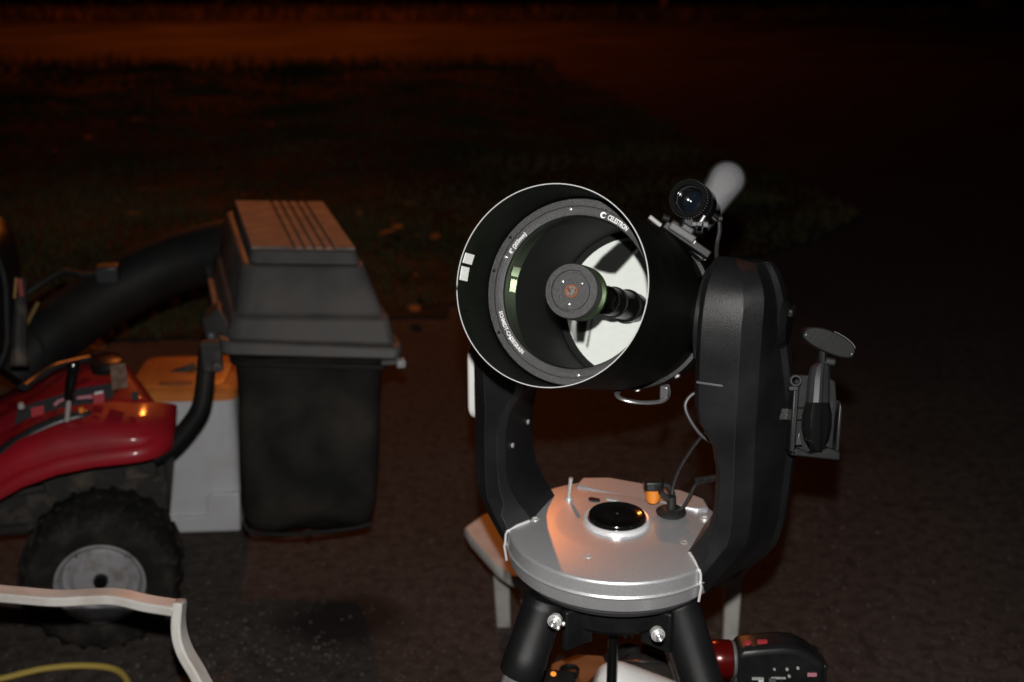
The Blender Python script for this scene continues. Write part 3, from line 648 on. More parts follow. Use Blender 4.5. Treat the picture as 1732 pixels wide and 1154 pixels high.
# ------------------------------------------------------------------ tripod
tri = thing('tripod', 'black tripod with chrome lower legs carrying the telescope', 'tripod', (TX, TY, 0))
MB().lathe([(.0001,.745),(.100,.7475),(.104,.744),(.104,.70),(.098,.692),(.06,.684),(.02,.68),(.0001,.68)], 64).build('hub', M['plastic'], tri)
ZT = .735
for i, az in enumerate((214, 322, 50)):
    d = Vector((math.cos(R(az)), math.sin(R(az)), 0)); a = d*(.131 if i == 0 else .107) + Vector((0,0,ZT)); dr = (d*.40 + Vector((0,0,-1))).normalized()
    Mx = frame(a, -dr, d)
    SL = .118 if i == 0 else .203
    leg = MB().lathe([(.0001,.006),(.026,.004),(.0305,-.003),(.0315,-.01),(.0315,-SL+.038),(.0325,-SL+.036),(.0325,-SL+.003),(.030,-SL),(.0001,-SL)], 28, Mx).build('leg', M['arm'], tri, smooth=40)
    MB().lathe([(.024,-SL+.003),(.024,-.70),(.0001,-.70)], 24, Mx).build('chrome_tube', M['chrome'], leg)
    MB().lathe([(.0001,-.755),(.02,-.755),(.031,-.73),(.029,-.68),(.024,-.675)], 20, Mx).build('rubber_foot', M['rubber'], leg)
    ear = MB(); s_ = Vector((-d.y, d.x, 0))
    for k in (-1, 1): ear.box((0,0,0), (.05,.012,.065), frame(d*.098 + s_*.036*k + Vector((0,0,.70)), (0,0,1), d) @ Matrix.Rotation(0,4,'Z'))
    ear.build('leg_bracket', M['plastic'], tri, bevel=.003)
for px, py, s_, dr in ((937,1053,.0085,(-.25,-1,.25)),(1114,1076,.0085,(.1,-1,.15))):
    q = at(px, py, depth=1.62) - Vector((TX, TY, 0)); A = frame(q, dr)
    MB().lathe([(.0098,-.012),(.0098,-.003),(.004,-.002)], 20, A).build('washer', M['steel'], tri)
    MB().prism([(s_*math.cos(R(60*k)), s_*math.sin(R(60*k))) for k in range(6)], -.008, .002, A).build('nut', M['steel'], tri, bevel=.0015)
    MB().lathe([(.0052,.002),(.0052,.008),(.0032,.009),(.003,.004),(.0001,.004)], 16, A).build('bolt', M['chrome'], tri)
for px, py in ((944,1062),(953,1055)):
    q = at(px, py, depth=1.615) - Vector((TX, TY, 0)); MB().lathe([(.003,0),(.0025,.003),(.0001,.004)], 10, frame(q, (-.1,-1,.2))).build('bolt', M['steel'], tri)
MB().lathe([(.011,.69),(.011,.672),(.0085,.668),(.0085,.30),(.0001,.30)], 20).build('centre_rod', M['gloss'], tri)
MB().lathe([(.007,.70),(.007,.60),(.0001,.60)], 16, Matrix.Translation((.028,.04,0))).build('locking_rod', M['steel'], tri)
# accessory tray between the legs
tr = MB().prism([(.17*math.cos(R(a))*(1 if k % 2 == 0 else .55), .17*math.sin(R(a))*(1 if k % 2 == 0 else .55)) for k, a in enumerate((216,269,322,25,88,152))], .455, .463).build('spreader_tray', M['plastic'], tri, bevel=.002)

# ------------------------------------------------------------------ things under the tripod
a = at(1022, 1150, depth=1.95); b = a + Vector((.15,.03,-.085))
t = thing('white_tube', 'smooth white rounded tube lying under the telescope tripod', 'tube', (a+b)/2)
d = (b-a).normalized(); Mx = frame(a-(a+b)/2, d)
MB().lathe([(.0001,-.012),(.022,-.008),(.032,.002),(.0375,.016),(.039,.04),(.040,.20),(.038,.215),(.0001,.216)], 36, Mx).build('shell', M['white_plastic'], t, smooth=60)
MB().lathe([(.0402,.16),(.0412,.162),(.0412,.19),(.0402,.192)], 36, Mx).build('end_band', M['plastic'], t)
q0 = at(925, 1158, depth=2.0)
t = thing('power_pack', 'black power box with small amber light under the left tripod leg', 'power pack', q0)
MB().box((0,0,0), (.095,.05,.022), frame((0,0,.0), (.1,-.4,1), (1,.1,-.42))).build('case', M['plastic'], t, bevel=.004)
q = at(936, 1140, depth=1.985) - q0; MB().lathe([(.0048,0),(.003,.002),(.0001,.0025)], 12, frame(q, (.1,-.4,1))).build('indicator_light', M['amber_led'], t)
q0 = at(963, 1142, depth=2.10)
t = thing('eyepiece_cap', 'round black eyepiece cap on an orange-brown board under the tripod', 'cap', q0)
MB().lathe([(.0001,.0),(.017,0),(.018,.012),(.015,.014),(.0135,.009),(.0001,.008)], 28).build('rim', M['plastic'], t)
q1 = q0 + Vector((0,0,-.008))
t = thing('wooden_board', 'small orange-brown board lying under the black cap', 'board', q1)
MB().prism([(-.045,-.03),(.06,-.03),(.09,.06),(.02,.07),(-.03,.04)], -.006, .006).build('plank', mat('varnished_board', (.20,.085,.035), .5, noise=(20,(.13,.05,.02),.4,.7)), t, bevel=.003)
q0 = at(1080, 1124, depth=2.15)
t = thing('camera_bag', 'dark bag slumped behind the white tube under the tripod', 'bag', q0)
mb = MB(); rings = []
for z, s_ in ((-.10,.9),(-.07,1.05),(-.02,1.0),(.012,.72),(.028,.38),(.031,.1)):
    rings.append([(.09*s_*math.cos(2*math.pi*k/20)*(1+.08*math.sin(3*k)) + .03*(z+.1), .06*s_*math.sin(2*math.pi*k/20), z + .006*math.sin(2.1*k)) for k in range(20)])
mb.loft(rings).build('body', M['bag'], t, smooth=60)
MB().tube(crv([(-.04,-.02,.018),(0,-.04,.034),(.05,-.03,.02),(.075,-.02,-.02)], 5), .004, 8, flat=.5).build('strap', M['trim'], t)

# ------------------------------------------------------------------ camcorder at the bottom right
CD = 1.80
q0 = at(1300, 1120, depth=CD); CMx = frame((0,0,0), (0,0,1), (1,.10,-.03))
cc = thing('camcorder', 'black camcorder with red lens ring beside the right tripod leg', 'camcorder', q0)
body = []
prof = [(-.052,-.062),(-.052,.030),(-.044,.036),(-.02,.039),(.012,.042),(.035,.040),(.055,.030),(.070,.018),(.0765,.016),(.080,.004),(.080,-.062)]
mb2 = MB(); mb2.loft([[(x*.96, -.026, z*.90 - .002) for x, z in prof], [(x, -.019, z) for x, z in prof], [(x, .019, z) for x, z in prof], [(x*.96, .026, z*.90-.002) for x, z in prof]])
bd = mb2.build('body', M['plastic'], cc, bevel=.004)
MB().lathe([(.0265,0),(.0272,.001),(.0272,.004),(.0262,.006)], 36, frame((-.052,0,.006), (-1,0,0))).build('silver_ring', M['grey_face'], cc)
MB().lathe([(.026,.004),(.0285,.007),(.0290,.020),(.0285,.034),(.0265,.037),(.020,.037),(.018,.030),(.0001,.028)], 36, frame((-.052,0,.006), (-1,0,0))).build('lens_ring', M['red_led'], cc)
MB().tube(crv([(-.080,-.018,-.015),(-.076,-.034,-.035),(-.068,-.036,-.06),(-.064,-.034,-.09)], 5), .0022, 8).build('red_cord', M['red_mark'], cc)
for x, wd in ((-.036,.010),(-.014,.016)): MB().prism(rrect(wd,.007,.003), .0, .004, Matrix.Translation((x,-.008,.0365 + (.002 if x > -.03 else 0)))).build('red_button', M['red_mark'], cc)
def side(x, z, w_, h_, m, nm, r=.001, y=-.0262, dp=.0015): MB().prism(rrect(w_, h_, r, 3), 0, dp, frame((x, y, z+.013), (0,-1,0), (1,0,0))).build(nm, m, bd)
for x, z, r_ in ((.022,-.008,.0026),(.038,-.006,.0026),(.026,-.020,.0026),(.003,-.008,.002)): MB().lathe([(r_,0),(r_*.8,.002),(.0001,.0022)], 12, frame((x,-.026,z+.013), (0,-1,0), (1,0,0))).build('button', M['steel'], bd)
side(.060,-.017,.014,.006,M['pink'],'pink_marking'); side(-.021,-.024,.018,.004,M['steel'],'switch'); side(-.016,-.028,.008,.003,M['print'],'switch')
side(.001,-.034,.010,.022,M['grey_face'],'display_strip'); side(.010,-.023,.022,.003,M['steel'],'display_frame'); side(.0145,-.034,.003,.02,M['trim'],'display_frame')
MB().lathe([(.0034,0),(.0026,.002),(.0001,.0026)], 14, frame((.0085,-.0275,-.026), (0,-1,0))).build('green_light', M['green_led'], bd)
for x in (.031, .055): MB().lathe([(.009,0),(.008,.002),(.0001,.0022)], 18, frame((x,-.026,-.034), (0,-1,0))).build('round_pad', M['trim'], bd)
MB().box((.082,0,-.02), (.008,.034,.05)).build('battery', M['plastic'], cc, bevel=.003)
cs = thing('camera_stand', 'slim black stand holding up the camcorder', 'stand', (q0.x, q0.y, 0))
MB().lathe([(.0001,q0.z-.055),(.03,q0.z-.055),(.03,q0.z-.07),(.012,q0.z-.075),(.012,.12),(.0001,.12)], 20).build('column', M['plastic'], cs)
for k in range(3):
    a = R(100+120*k); MB().tube([(0,0,.30),(math.cos(a)*.26, math.sin(a)*.26, .008)], [.009,.008], 10).build('leg', M['plastic'], cs)

# ------------------------------------------------------------------ white resin side table behind the tripod
tt = thing('side_table', 'low white resin side table half hidden behind the tripod', 'table', (.2, 2.46, 0))
tv = Vector((.2, 2.46, 0)); ZTB = .325
top = [(-.114,2.53),(-.10,2.485),(-.035,2.345),(.0,2.30),(.05,2.285),(.40,2.285),(.50,2.31),(.555,2.40),(.565,2.53),(.50,2.60),(.0,2.62),(-.07,2.60)]
tc_ = Vector((.18,2.45,0))
def tring(k, z): return [tuple(tc_ + (Vector((x, y, 0))-tc_)*k - tv + Vector((0,0,z))) for x, y in top]
MB().loft([tring(.93, ZTB-.034), tring(.985, ZTB-.030), tring(1, ZTB-.022), tring(1, ZTB-.005), tring(.985, ZTB)]).build('top', M['resin'], tt, smooth=40)
for px, py, tx, ty in ((852,1056,-.03,2.54),(1234,1088,.535,2.535),(924,1172,.03,2.36),(1160,1190,.36,2.34)):
    g = at(px, py, Z=0) - tv; h_ = Vector((tx, ty, 0)) - tv
    MB().loft([[(g.x+x, g.y+y, 0) for x, y in rrect(.036,.028,.006)], [(h_.x+x, h_.y+y, ZTB-.02) for x, y in rrect(.044,.034,.006)]]).build('leg', M['resin'], tt)

# ------------------------------------------------------------------ white resin chair, bottom left
ch0 = at(120, 1150, depth=1.9); ch = thing('garden_chair', 'white resin garden chair frame with wavy top rail in front of the mower', 'chair', (ch0.x, ch0.y, 0))
def strip(mb, pts, wy, wz, nrm=(0,-1,.1)):
    P = [Vector(p) for p in pts]; rings = []
    for i, p in enumerate(P):
        t_ = (P[min(i+1,len(P)-1)]-P[max(i-1,0)]).normalized(); n_ = Vector(nrm); n_ = (n_ - t_*n_.dot(t_)).normalized(); b_ = t_.cross(n_)
        rings.append([p + n_*wy/2*sx + b_*wz/2*sy for sx, sy in ((1,1),(1,-1),(-1,-1),(-1,1))])
    mb.loft(rings); return mb
cw = Vector((ch0.x, ch0.y, 0))
rail = crv([at(-330,1012,depth=1.93), at(-160,1018,depth=1.93), at(-60,1001,depth=1.93), at(20,1006,depth=1.93), at(100,1012,depth=1.93), at(190,1009,depth=1.93), at(250,1021,depth=1.92), at(302,1029,depth=1.91)], 6)
strip(MB(), [p-cw for p in rail], .034, .0165).build('top_rail', M['resin'], ch, bevel=.003)
post = crv([at(304,1016,depth=1.91), at(302,1060,depth=1.91), at(312,1100,depth=1.90), at(338,1146,depth=1.89), at(366,1210,depth=1.87), at(372,1300,depth=1.86)], 6)
strip(MB(), [p-cw for p in post], .034, .0165).build('back_post', M['resin'], ch, bevel=.003)
lp = post[-1]-cw
strip(MB(), [lp, (lp.x+.01, lp.y-.02, .35), (lp.x+.03, lp.y+.05, 0)], .04, .03).build('leg', M['resin'], ch, bevel=.003)
strip(MB(), [(lp.x, lp.y-.45, .38), (lp.x+.02, lp.y-.48, 0)], .04, .03).build('leg', M['resin'], ch, bevel=.003)
MB().loft([[(x-.22+lp.x, y-.23+lp.y, z) for x, y in rrect(.46, .46, .05)] for z in (.36, .385)]).build('seat', M['resin'], ch, bevel=.003)
lp2 = rail[0]-cw
strip(MB(), [lp2, (lp2.x, lp2.y, lp2.z-.2), (lp2.x-.03, lp2.y+.02, .35), (lp2.x-.05, lp2.y+.05, 0)], .034, .0165).build('back_post', M['resin'], ch, bevel=.003)
# yellow cord and pale strap on the ground at bottom left
yc = crv([at(-60,1162,Z=.012), at(10,1146,Z=.012), at(75,1131,Z=.012), at(140,1126,Z=.012), at(190,1131,Z=.012), at(213,1148,Z=.012), at(222,1180,Z=.012)], 8)
o = yc[0].copy(); t = thing('yellow_cord', 'yellow cord lying on the asphalt below the white chair rail', 'cord', o)
MB().tube([p-o for p in yc], .0075, 8).build('strand', M['rope'], t)

# ------------------------------------------------------------------ riding mower
wc = at(178, 985, depth=2.93); MY = R(13); DS = -.17
mow = thing('riding_mower', 'red riding lawn mower with dusty rear tyre at the left edge', 'mower', (wc.x, wc.y, 0), MY)
MM = Matrix.Translation((wc.x, wc.y, 0)) @ Matrix.Rotation(MY,4,'Z'); MMi = MM.inverted()
def ml(px, py, depth=None, Z=None): return MMi @ at(px, py, depth + DS, Z)
WR = .192
AX = Matrix.Translation((0,0,WR-.006)) @ Matrix.Rotation(R(90),4,'X')    # z -> towards the camera (-y)
def wheel(yo, nm='rear_wheel'):
    A = Matrix.Translation((0,yo,0)) @ AX @ Matrix.Scale(.93, 4)
    ty = MB().lathe([(.108,.080),(.112,.088),(.130,.098),(.160,.100),(.182,.092),(.194,.074),(.198,.04),(.199,0),(.198,-.04),(.194,-.074),(.182,-.092),(.150,-.1),(.108,-.08)], 72, A)
    for k in range(24):
        for s_ in (-1, 1):
            a = 2*math.pi*(k + (.5 if s_ > 0 else 0))/24; vs = []
            for (zz, da, r0, r1) in ((.004*s_,-.05,.190,.2065),(.05*s_,.03,.190,.2065),(.084*s_,.075,.182,.199),(.099*s_,.085,.168,.179)):
                for w_, rr in ((-.042,r0),(.042,r0),(.034,r1),(-.034,r1)):
                    vs.append((rr*math.cos(a+da+w_), rr*math.sin(a+da+w_), zz))
            ty.loft([vs[i*4:i*4+4] for i in range(4)], True, True, A)
    to = ty.build('rear_tyre', M['tyre'], mow, smooth=30, recalc=True)
    MB().lathe([(.106,.070),(.1135,.088),(.1135,.0925),(.109,.094),(.104,.090),(.100,.078),(.096,.052),(.088,.048),(.074,.056),(.068,.064),(.045,.069),(.02,.070),(.02,.060),(.0001,.060)], 64, A).build('wheel_rim', M['wheel_rim'], to)
    MB().lathe([(.0185,.068),(.0185,.080),(.016,.086),(.009,.088),(.008,.083),(.0001,.082)], 24, A).build('hub_cap', M['gloss'], to)
    for k in range(4):
        a = R(40+90*k); MB().lathe([(.0035,0),(.003,.003),(.0001,.004)], 8, A @ Matrix.Translation((.086*math.cos(a), .086*math.sin(a), .0495))).build('rim_hole', M['dirty'], to)
wheel(0); wheel(.68)
MB().tube([(0,0,WR),(0,.68,WR)], .022, 12).build('axle', M['dirty'], mow)
# chassis and deck behind the wheel
MB().box((-.32,.36,.30), (.95,.42,.16)).build('chassis', M['dirty'], mow, bevel=.01)
MB().box((-.05,.14,.36), (.42,.03,.20)).build('wheel_well', M['dirty'], mow, bevel=.006)
MB().box((-.17,.115,.375), (.16,.02,.018), Matrix.Rotation(R(-6),4,'Y')).build('linkage_bar', M['dirty'], mow, bevel=.004)
MB().box((.10,.118,.392), (.08,.03,.05)).build('bracket', M['dirty'], mow, bevel=.004)
# fender: lower edge profile, side with crease, rolled top
ZL = [(-.62,.21),(-.50,.26),(-.40,.312),(-.30,.372),(-.22,.425),(-.14,.466),(-.06,.490),(.02,.500),(.10,.502),(.17,.504),(.24,.512)]
mb = MB(); rings = []
xs = [-.62+.02*k for k in range(41)] + [.19,.197,.202,.2045]
for x in xs:
    zl = lerp(ZL, x); k = max(0, (x-.10)/.1045); rd = 1-math.sqrt(max(0, 1-min(1,k)**2.2)); inn = .10*rd
    h = lerp([(-.62,.095),(-.3,.092),(-.1,.088),(.05,.082),(.2,.07)], x); h *= (1-.45*rd)
    y0 = -.105 + inn
    rings.append([(x, y0+.012, zl-.004), (x, y0+.002, zl), (x, y0, zl+.012), (x, y0+.006, zl+.030), (x, y0+.016, zl+.036), (x, y0+.017, zl+.052), (x, y0+.022, zl+h*.75), (x, y0+.034, zl+h*.95), (x, y0+.055, zl+h*1.08), (x, y0+.085-.3*inn, zl+h*1.13), (x, y0+.165-.5*inn, zl+h*1.17)])
mb.loft(rings, False, False, closed=False)
# rear end cap of the fender, falling to the tail panel
mb.build('fender', M['red'], mow, smooth=50)
# raised seat deck between the fenders
DZ = [(-.62,.40),(-.3,.475),(-.16,.535),(-.05,.578),(.04,.594),(.12,.598),(.24,.590)]
mb = MB(); rings = []; ys = [.035,.06,.085,.11,.14,.17,.20,.23,.26,.32,.40,.47,.50,.515,.52]
us = [k/40 for k in range(37)] + [.92,.935,.95,.963,.974,.983,.99,.996,1.0]
for u_ in us:
    row = []
    for y in ys:
        xe = .200 - .30*max(0, y-.03); x = -.62 + u_*(xe+.62); z = lerp(DZ, x)
        rec = max(0, min(1, (.045-x)/.035)) * max(0, min(1, (y-.065)/.02)) * max(0, min(1, (.215-y)/.03))      # the console channel
        tail = max(0, (u_-.90)/.10); back = max(0, (y-.47)/.05)
        row.append((x, y, z - .045*rec - .115*(1-math.sqrt(max(0, 1-tail**2.4))) - .06*back**2 - .02*max(0, (.06-y)/.025)))
    rings.append(row)
mb.loft(rings, False, False, closed=False).build('seat_deck', M['red'], mow, smooth=50)
# dark console channel with lever, dial and decals
cpts = [ml(-40,800,depth=2.90), ml(0,770,depth=2.90), ml(50,735,depth=2.92), ml(100,712,depth=2.94), ml(140,702,depth=2.96), ml(152,700,depth=2.98)]
MB().tube(crv(cpts, 6), [.024]*20+[.022]*6+[.020,.018,.016,.013,.008][:5], 10, flat=.6).build('console_trim', M['trim'], mow, smooth=60)
def slab(P, m, nm, th=.008, bevel=.001):
    P = [MMi @ p for p in P]; n_ = (P[1]-P[0]).cross(P[2]-P[0]).normalized(); n_ = n_ if n_.z > 0 else -n_
    return MB().loft([[p - n_*th for p in P], P]).build(nm, m, mow, bevel=bevel)
slab([at(20,742,depth=2.85), at(150,706,depth=2.85), at(192,690,depth=2.86), at(192,648,depth=2.93), at(140,655,depth=2.93), at(30,690,depth=2.93)], M['decal'], 'console_panel')
def decal(pts, m, nm, d=3.0): return slab([at(x, y, depth=d+DS) for x, y in pts], m, nm, .002, 0)
decal([(90,684),(97,677),(112,672),(112,677),(101,681),(94,688)], M['pink'], 'arc_decal'); decal([(130,671),(156,668),(156,674),(130,676)], M['pink'], 'stripe_decal')
decal([(157,666),(176,663),(176,681),(159,684)], M['red_mark'], 'warning_decal'); decal([(52,690),(74,686),(74,706),(54,710)], M['red_mark'], 'dash_decal', 2.99)
decal([(160,664),(174,661),(174,665),(160,668)], M['print'], 'label_strip', 2.985)
lv0 = ml(113,712,depth=2.92); lv1 = ml(117,672,depth=2.90)
lv = MB().tube([lv0, lv1], .0055, 10).build('lever', M['steel'], mow)
g = [ml(116,676,depth=2.905), ml(118,660,depth=2.90), ml(121,640,depth=2.895), ml(124,624,depth=2.89), ml(124,615,depth=2.89), ml(123,612,depth=2.89)]
MB().tube(crv(g, 4), [.0105]*4+[.012]*8+[.0145]*4+[.0145,.014,.012,.009,.004], 12).build('lever_grip', M['gloss'], lv)
b0 = ml(138,703,depth=2.95); MB().tube([b0, ml(137,690,depth=2.945)], .006, 8).build('orange_tab', M['orange_plastic'], mow)
b0 = ml(36,690,depth=2.97); MB().tube([b0, ml(35,682,depth=2.965)], [.008,.006], 10).build('bolt', M['steel'], mow)
bb = decal([(186,618),(212,614),(216,655),(190,660)], mat('scuffed_tape', (.10,.055,.035), .8, noise=(60,(.17,.11,.075),.45,.6)), 'scuffed_patch', 3.02)
decal([(222,664),(234,662),(234,676),(223,678)], M['trim'], 'small_socket', 2.985)
# fuel cap and black lip behind the deck
fcp = ml(180, 607, depth=3.16); MB().lathe([(.0001,-.004),(.034,-.004),(.040,-.008),(.041,-.016),(.038,-.03)], 28, Matrix.Translation(fcp)).build('fuel_cap', M['plastic'], mow)
MB().tube(crv([ml(40,655,depth=3.05), ml(60,640,depth=3.1), ml(90,622,depth=3.15), ml(118,614,depth=3.2), ml(150,607,depth=3.25)], 5), .016, 8, flat=.6).build('deck_lip', M['trim'], mow, smooth=60)
# seat edge and pan at the left border
sp = [ml(-70,700,depth=3.15), ml(-20,640,depth=3.15), ml(8,590,depth=3.15), ml(10,530,depth=3.15), ml(6,470,depth=3.15), ml(-12,425,depth=3.15), ml(-60,400,depth=3.15)]
seat = MB(); rr = crv(sp, 6)
seat.loft([[p + Vector((0,.0,0)) for p in (q, q+Vector((-.02,-.05,.0)), q+Vector((-.10,-.02,0)), q+Vector((-.12,.30,0)), q+Vector((-.02,.34,0)), q+Vector((.01,.18,0)))] for q in rr])
so = seat.build('seat', M['plastic'], mow, smooth=60)
MB().tube([q+Vector((.004,-.012,0)) for q in rr], .006, 8).build('seat_piping', M['trim'], so)
MB().tube([ml(33,620,depth=3.05), ml(33,560,depth=3.06), ml(36,500,depth=3.08), ml(37,472,depth=3.09)], [.022,.018,.014,.012], 10).build('seat_spring', M['dirty'], mow)
MB().tube([ml(24,505,depth=3.05), ml(27,470,depth=3.05)], .004, 8).build('brass_pin', mat('brassy_steel', (.45,.26,.10), .35, metal=.8), mow)
MB().box(ml(35,487,depth=3.04), (.012,.008,.045)).build('red_reflector', mat('dull_red_reflector', (.22,.045,.03), .4), mow, bevel=.003)

# ------------------------------------------------------------------ grass catcher behind the mower
g0 = at(520, 640, depth=2.95); GC = thing('grass_catcher', 'mower grass catcher with dusty ribbed grey lid and black bag', 'grass catcher', (g0.x, g0.y, 0), R(12))
GM = Matrix.Translation((g0.x, g0.y, 0)) @ Matrix.Rotation(R(12),4,'Z'); GMi = GM.inverted()
def gp(px, py, d=None, Z=None): return GMi @ at(px, py, d, Z)
# lid built from measured corner loops (front-left, front-right, back-right, back-left), bottom to top
def loop(fl, fr, dep, skew=0, r=.03, n=3):
    A = gp(*fl); B = gp(*fr); u = (B-A); wd = u.length; u.normalize(); v = Vector((-.08+skew, 1, 0)).normalized(); up = Vector((0,0,1))
    out = []
    for x, y in rrect(wd, dep, r, n): out.append(A + u*(x+wd/2) + v*(y+dep/2))
    return out
L0 = loop((372,601,2.80),(682,609,2.80),.84); L1 = loop((371,578,2.80),(684,590,2.80),.84)
L2 = loop((384,574,2.82),(672,583,2.82),.80); L2b = loop((392,540,2.83),(662,541,2.83),.77)
L3 = loop((399,532,2.845),(652,533,2.845),.74); L4 = loop((409,455,2.875),(622,457,2.875),.66,r=.035)
L4b = loop((412,449,2.88),(619,451,2.88),.645,r=.035)
mb = MB(); mb.loft([L0, L1, L2, L2b, L3, L4, L4b], True, True)
lid = mb.build('lid', M['lid'], GC, smooth=30, bevel=.005, seg=2)
T0 = loop((422,446,2.895),(612,448,2.895),.60,r=.02); T1 = loop((424,423,2.905),(604,425,2.905),.585,r=.02)
MB().loft([T0, T1]).build('lid_crown', M['lid'], lid, smooth=30, bevel=.004)
# raised ribs along the crown
A = gp(424,422,2.907); B = gp(604,424,2.907); ud = (B-A); vv = Vector((-.08,1,0)).normalized()
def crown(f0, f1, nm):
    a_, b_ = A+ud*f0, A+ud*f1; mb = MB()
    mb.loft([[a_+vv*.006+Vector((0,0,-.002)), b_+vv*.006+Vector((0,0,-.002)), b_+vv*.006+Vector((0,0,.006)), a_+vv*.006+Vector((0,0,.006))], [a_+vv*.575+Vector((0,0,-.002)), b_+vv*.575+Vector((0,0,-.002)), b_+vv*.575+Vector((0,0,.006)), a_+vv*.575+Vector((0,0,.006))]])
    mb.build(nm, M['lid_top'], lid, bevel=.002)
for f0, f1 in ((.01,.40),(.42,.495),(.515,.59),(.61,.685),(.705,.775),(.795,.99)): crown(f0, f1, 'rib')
# latch post left of the lid and rim studs
MB().tube([gp(357,566,2.86), gp(357,573,2.855)], .007, 10).build('latch_bolt', M['chrome'], GC)
q = gp(678, 614, 2.80); MB().box(q, (.022,.03,.02)).build('rim_stud', M['wheel_rim'], GC, bevel=.005)
MB().box(gp(662,612,2.81), (.05,.02,.012)).build('rim_hook', M['lid'], GC, bevel=.003)
cheek = MB(); cheek.loft([[gp(338,540,2.95), gp(372,520,2.90), gp(392,560,2.84), gp(392,592,2.83), gp(350,585,2.86)], [gp(352,520,3.25), gp(372,500,3.2), gp(395,540,3.15), gp(395,570,3.15), gp(356,560,3.2)]])
cheek.build('lid_cheek', M['lid'], GC, bevel=.01)
# soft bag
mb = MB(); rings = []
for (py, xl, xr, d0, dep, bul) in ((606,394,656,2.85,.70,0),(622,398,652,2.855,.70,.0),(650,401,649,2.86,.69,-.006),(685,404,646,2.865,.68,-.012),(712,403,646,2.855,.68,.006),(760,404,645,2.85,.68,.018),(810,405,643,2.85,.68,.020),(850,407,640,2.855,.67,.015),(880,412,636,2.87,.66,.0),(896,420,630,2.90,.62,-.01),(901,440,612,2.94,.5,-.01)):
    Aa = gp(xl,py+4,d0); Bb = gp(xr,py-6,d0); u = (Bb-Aa); wd = u.length; u.normalize(); v = Vector((0,1,0)); ring = []
    P = rrect(wd, dep, .045, 4); m_ = len(P)
    for i, (x, y) in enumerate(P):
        nx = max(-1, min(1, x/(wd/2))); b_ = bul*(1-nx*nx) if y < -dep/2+.05 else 0
        ring.append(Aa + u*(x+wd/2) + v*(y+dep/2-b_))
    # subdivide the long front edge for a soft face
    full = []
    for i in range(m_):
        p_, q_ = ring[i], ring[(i+1) % m_]; full.append(p_); L_ = (q_-p_).length; seg = 8 
        if L_ > .1:
            for s_ in range(1, seg):
                f_ = s_/seg; z = p_.lerp(q_, f_)
                if (z - Aa).dot(v) < .06: z = z - v*(bul*(1-(2*f_-1)**2)) + v*.004*math.sin(py*.11+f_*9)
                full.append(z)
    rings.append(full)
mb.loft(rings).build('bag', M['bag'], GC, smooth=60)
MB().loft([[p + Vector((0,0,dz)) for p in loop((390,612,2.845),(660,619,2.845),.72)] for dz in (-.014, 0)]).build('bag_collar', M['hose'], GC, bevel=.003)
MB().tube([gp(520,898,2.875), gp(523,908,2.87)], [.012,.008], 8).build('bag_tab', M['bag'], GC)
MB().tube(crv([gp(412,884,2.865), gp(425,899,2.87), gp(470,904,2.865), gp(530,901,2.865), gp(600,893,2.865), gp(630,884,2.865)], 5), .0055, 8).build('bag_piping', M['hose'], GC)
# support arm curving up from the mower hitch
ap = crv([gp(262,772,2.84), gp(292,752,2.84), gp(322,718,2.84), gp(339,690,2.84), gp(346,655,2.84), gp(350,610,2.84), gp(354,578,2.84)], 6)
MB().tube(ap, .028, 14, flat=.8).build('support_arm', M['hose'], GC, smooth=60)
MB().box(gp(358,602,2.80), (.05,.03,.075)).build('arm_clamp', M['dirty'], GC, bevel=.006)
MB().lathe([(.014,0),(.012,.01),(.0001,.012)], 10, frame(gp(367,621,2.775), (.1,-1,.2))).build('clamp_bolt', M['dirty'], GC)
# chute from the deck up to the lid
chp = crv([gp(20,640,3.30), gp(70,580,3.35), gp(130,535,3.42), gp(200,490,3.48), gp(280,452,3.52), gp(370,425,3.52), gp(440,415,3.5)], 6)
MB().tube(chp, [.075+.014*min(1, k/8) for k in range(len(chp))], 24).build('chute', M['hose'], GC, smooth=60)
MB().loft([[gp(172,466,3.38)+Vector((x, y, z)) for x, y in ((-.015,-.03),(.05,-.03),(.05,.03),(-.015,.03))] for z in (-.02, .03)]).build('chute_latch', M['trim'], GC, bevel=.006)
MB().tube(crv([gp(40,500,3.3), gp(70,480,3.32), gp(105,460,3.35), gp(135,465,3.38), gp(165,464,3.4)], 5), .010, 8).build('lift_handle', M['hose'], GC)
MB().tube([gp(36,565,3.25), gp(64,512,3.28)], .006, 8).build('strut', mat('brass_strut', (.35,.24,.08), .4, metal=.7), GC)
MB().tube(crv([gp(60,560,3.22), gp(75,590,3.2), gp(80,615,3.18)], 5), .005, 8).build('chute_cable', M['rubber'], GC)
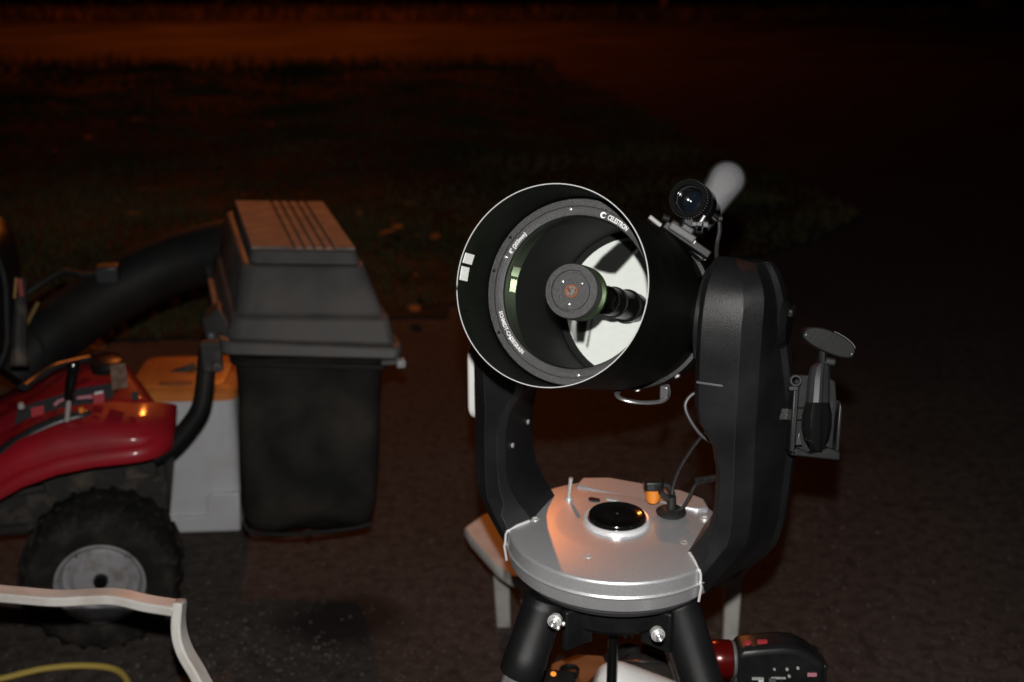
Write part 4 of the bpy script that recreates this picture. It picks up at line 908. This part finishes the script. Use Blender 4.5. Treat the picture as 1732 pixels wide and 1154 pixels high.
MB().tube([gp(330,620,3.5), gp(120,690,3.45)], .012, 8).build('frame_bar', M['dirty'], GC)

# ------------------------------------------------------------------ cooler on the ground behind the mower
cf = at(330, 900, Z=0); CR = R(4)
cl = thing('cooler', 'white cooler box with orange lid on the ground behind the mower', 'cooler', (cf.x, cf.y, 0), CR)
CI = (Matrix.Translation((cf.x, cf.y, 0)) @ Matrix.Rotation(CR,4,'Z')).inverted()
cR = CI @ at(415, 893, Z=0); Wc = .30; xr = cR.x; xl = xr-Wc; yc_ = -.0; Dc = .30
zt = at(398, 680, depth=cf.y/(CP-.0515*SP)).z
def cring(z, g, r=.035): return [(x+(xl+xr)/2, y+Dc/2, z) for x, y in rrect(Wc+g, Dc+g, r)]
MB().loft([cring(.0,-.035), cring(.015,-.012), cring(.06,-.008), cring(zt-.02,-.004), cring(zt,-.002)]).build('body', M['cooler'], cl, smooth=40)
# thicker moulded skirt and corner block
MB().loft([[(x, y, z) for x, z in ((xl+.02,.004),(xr-.010,.004),(xr-.004,.128),(xr-.085,.128),(xr-.098,.118),(xr-.104,.062),(xr-.112,.055),(xl+.01,.052))] for y in (-.012,.05)]).build('skirt', M['cooler'], cl, bevel=.006, seg=3)
MB().loft([cring(zt+.001,-.006), cring(zt+.003,.012), cring(zt+.026,.012), cring(zt+.032,-.002)]).build('lid', M['cooler_lid'], cl, smooth=40)
ld = MB(); ld.loft([[((xl+xr)/2+x, Dc/2+y, zt+.0325) for x, y in rrect(Wc-.06, Dc-.06, .03)], [((xl+xr)/2+x, Dc/2+y, zt+.036) for x, y in rrect(Wc-.07, Dc-.07, .03)]])
ld.build('lid_panel', M['cooler_lid'], cl, bevel=.002)
MB().lathe([(.045,.0),(.05,.002),(.045,.004),(.0001,.0035)], 28, Matrix.Translation(((xl+xr)/2-.02, .055, zt+.0355)) @ Matrix.Scale(.35,4,(0,1,0))).build('finger_recess', M['cooler_dark'], cl)
for o in list(sc.objects):
    if o.type == 'MESH' and o.parent is None and 'kind' not in o: print('LOOSE', o.name)
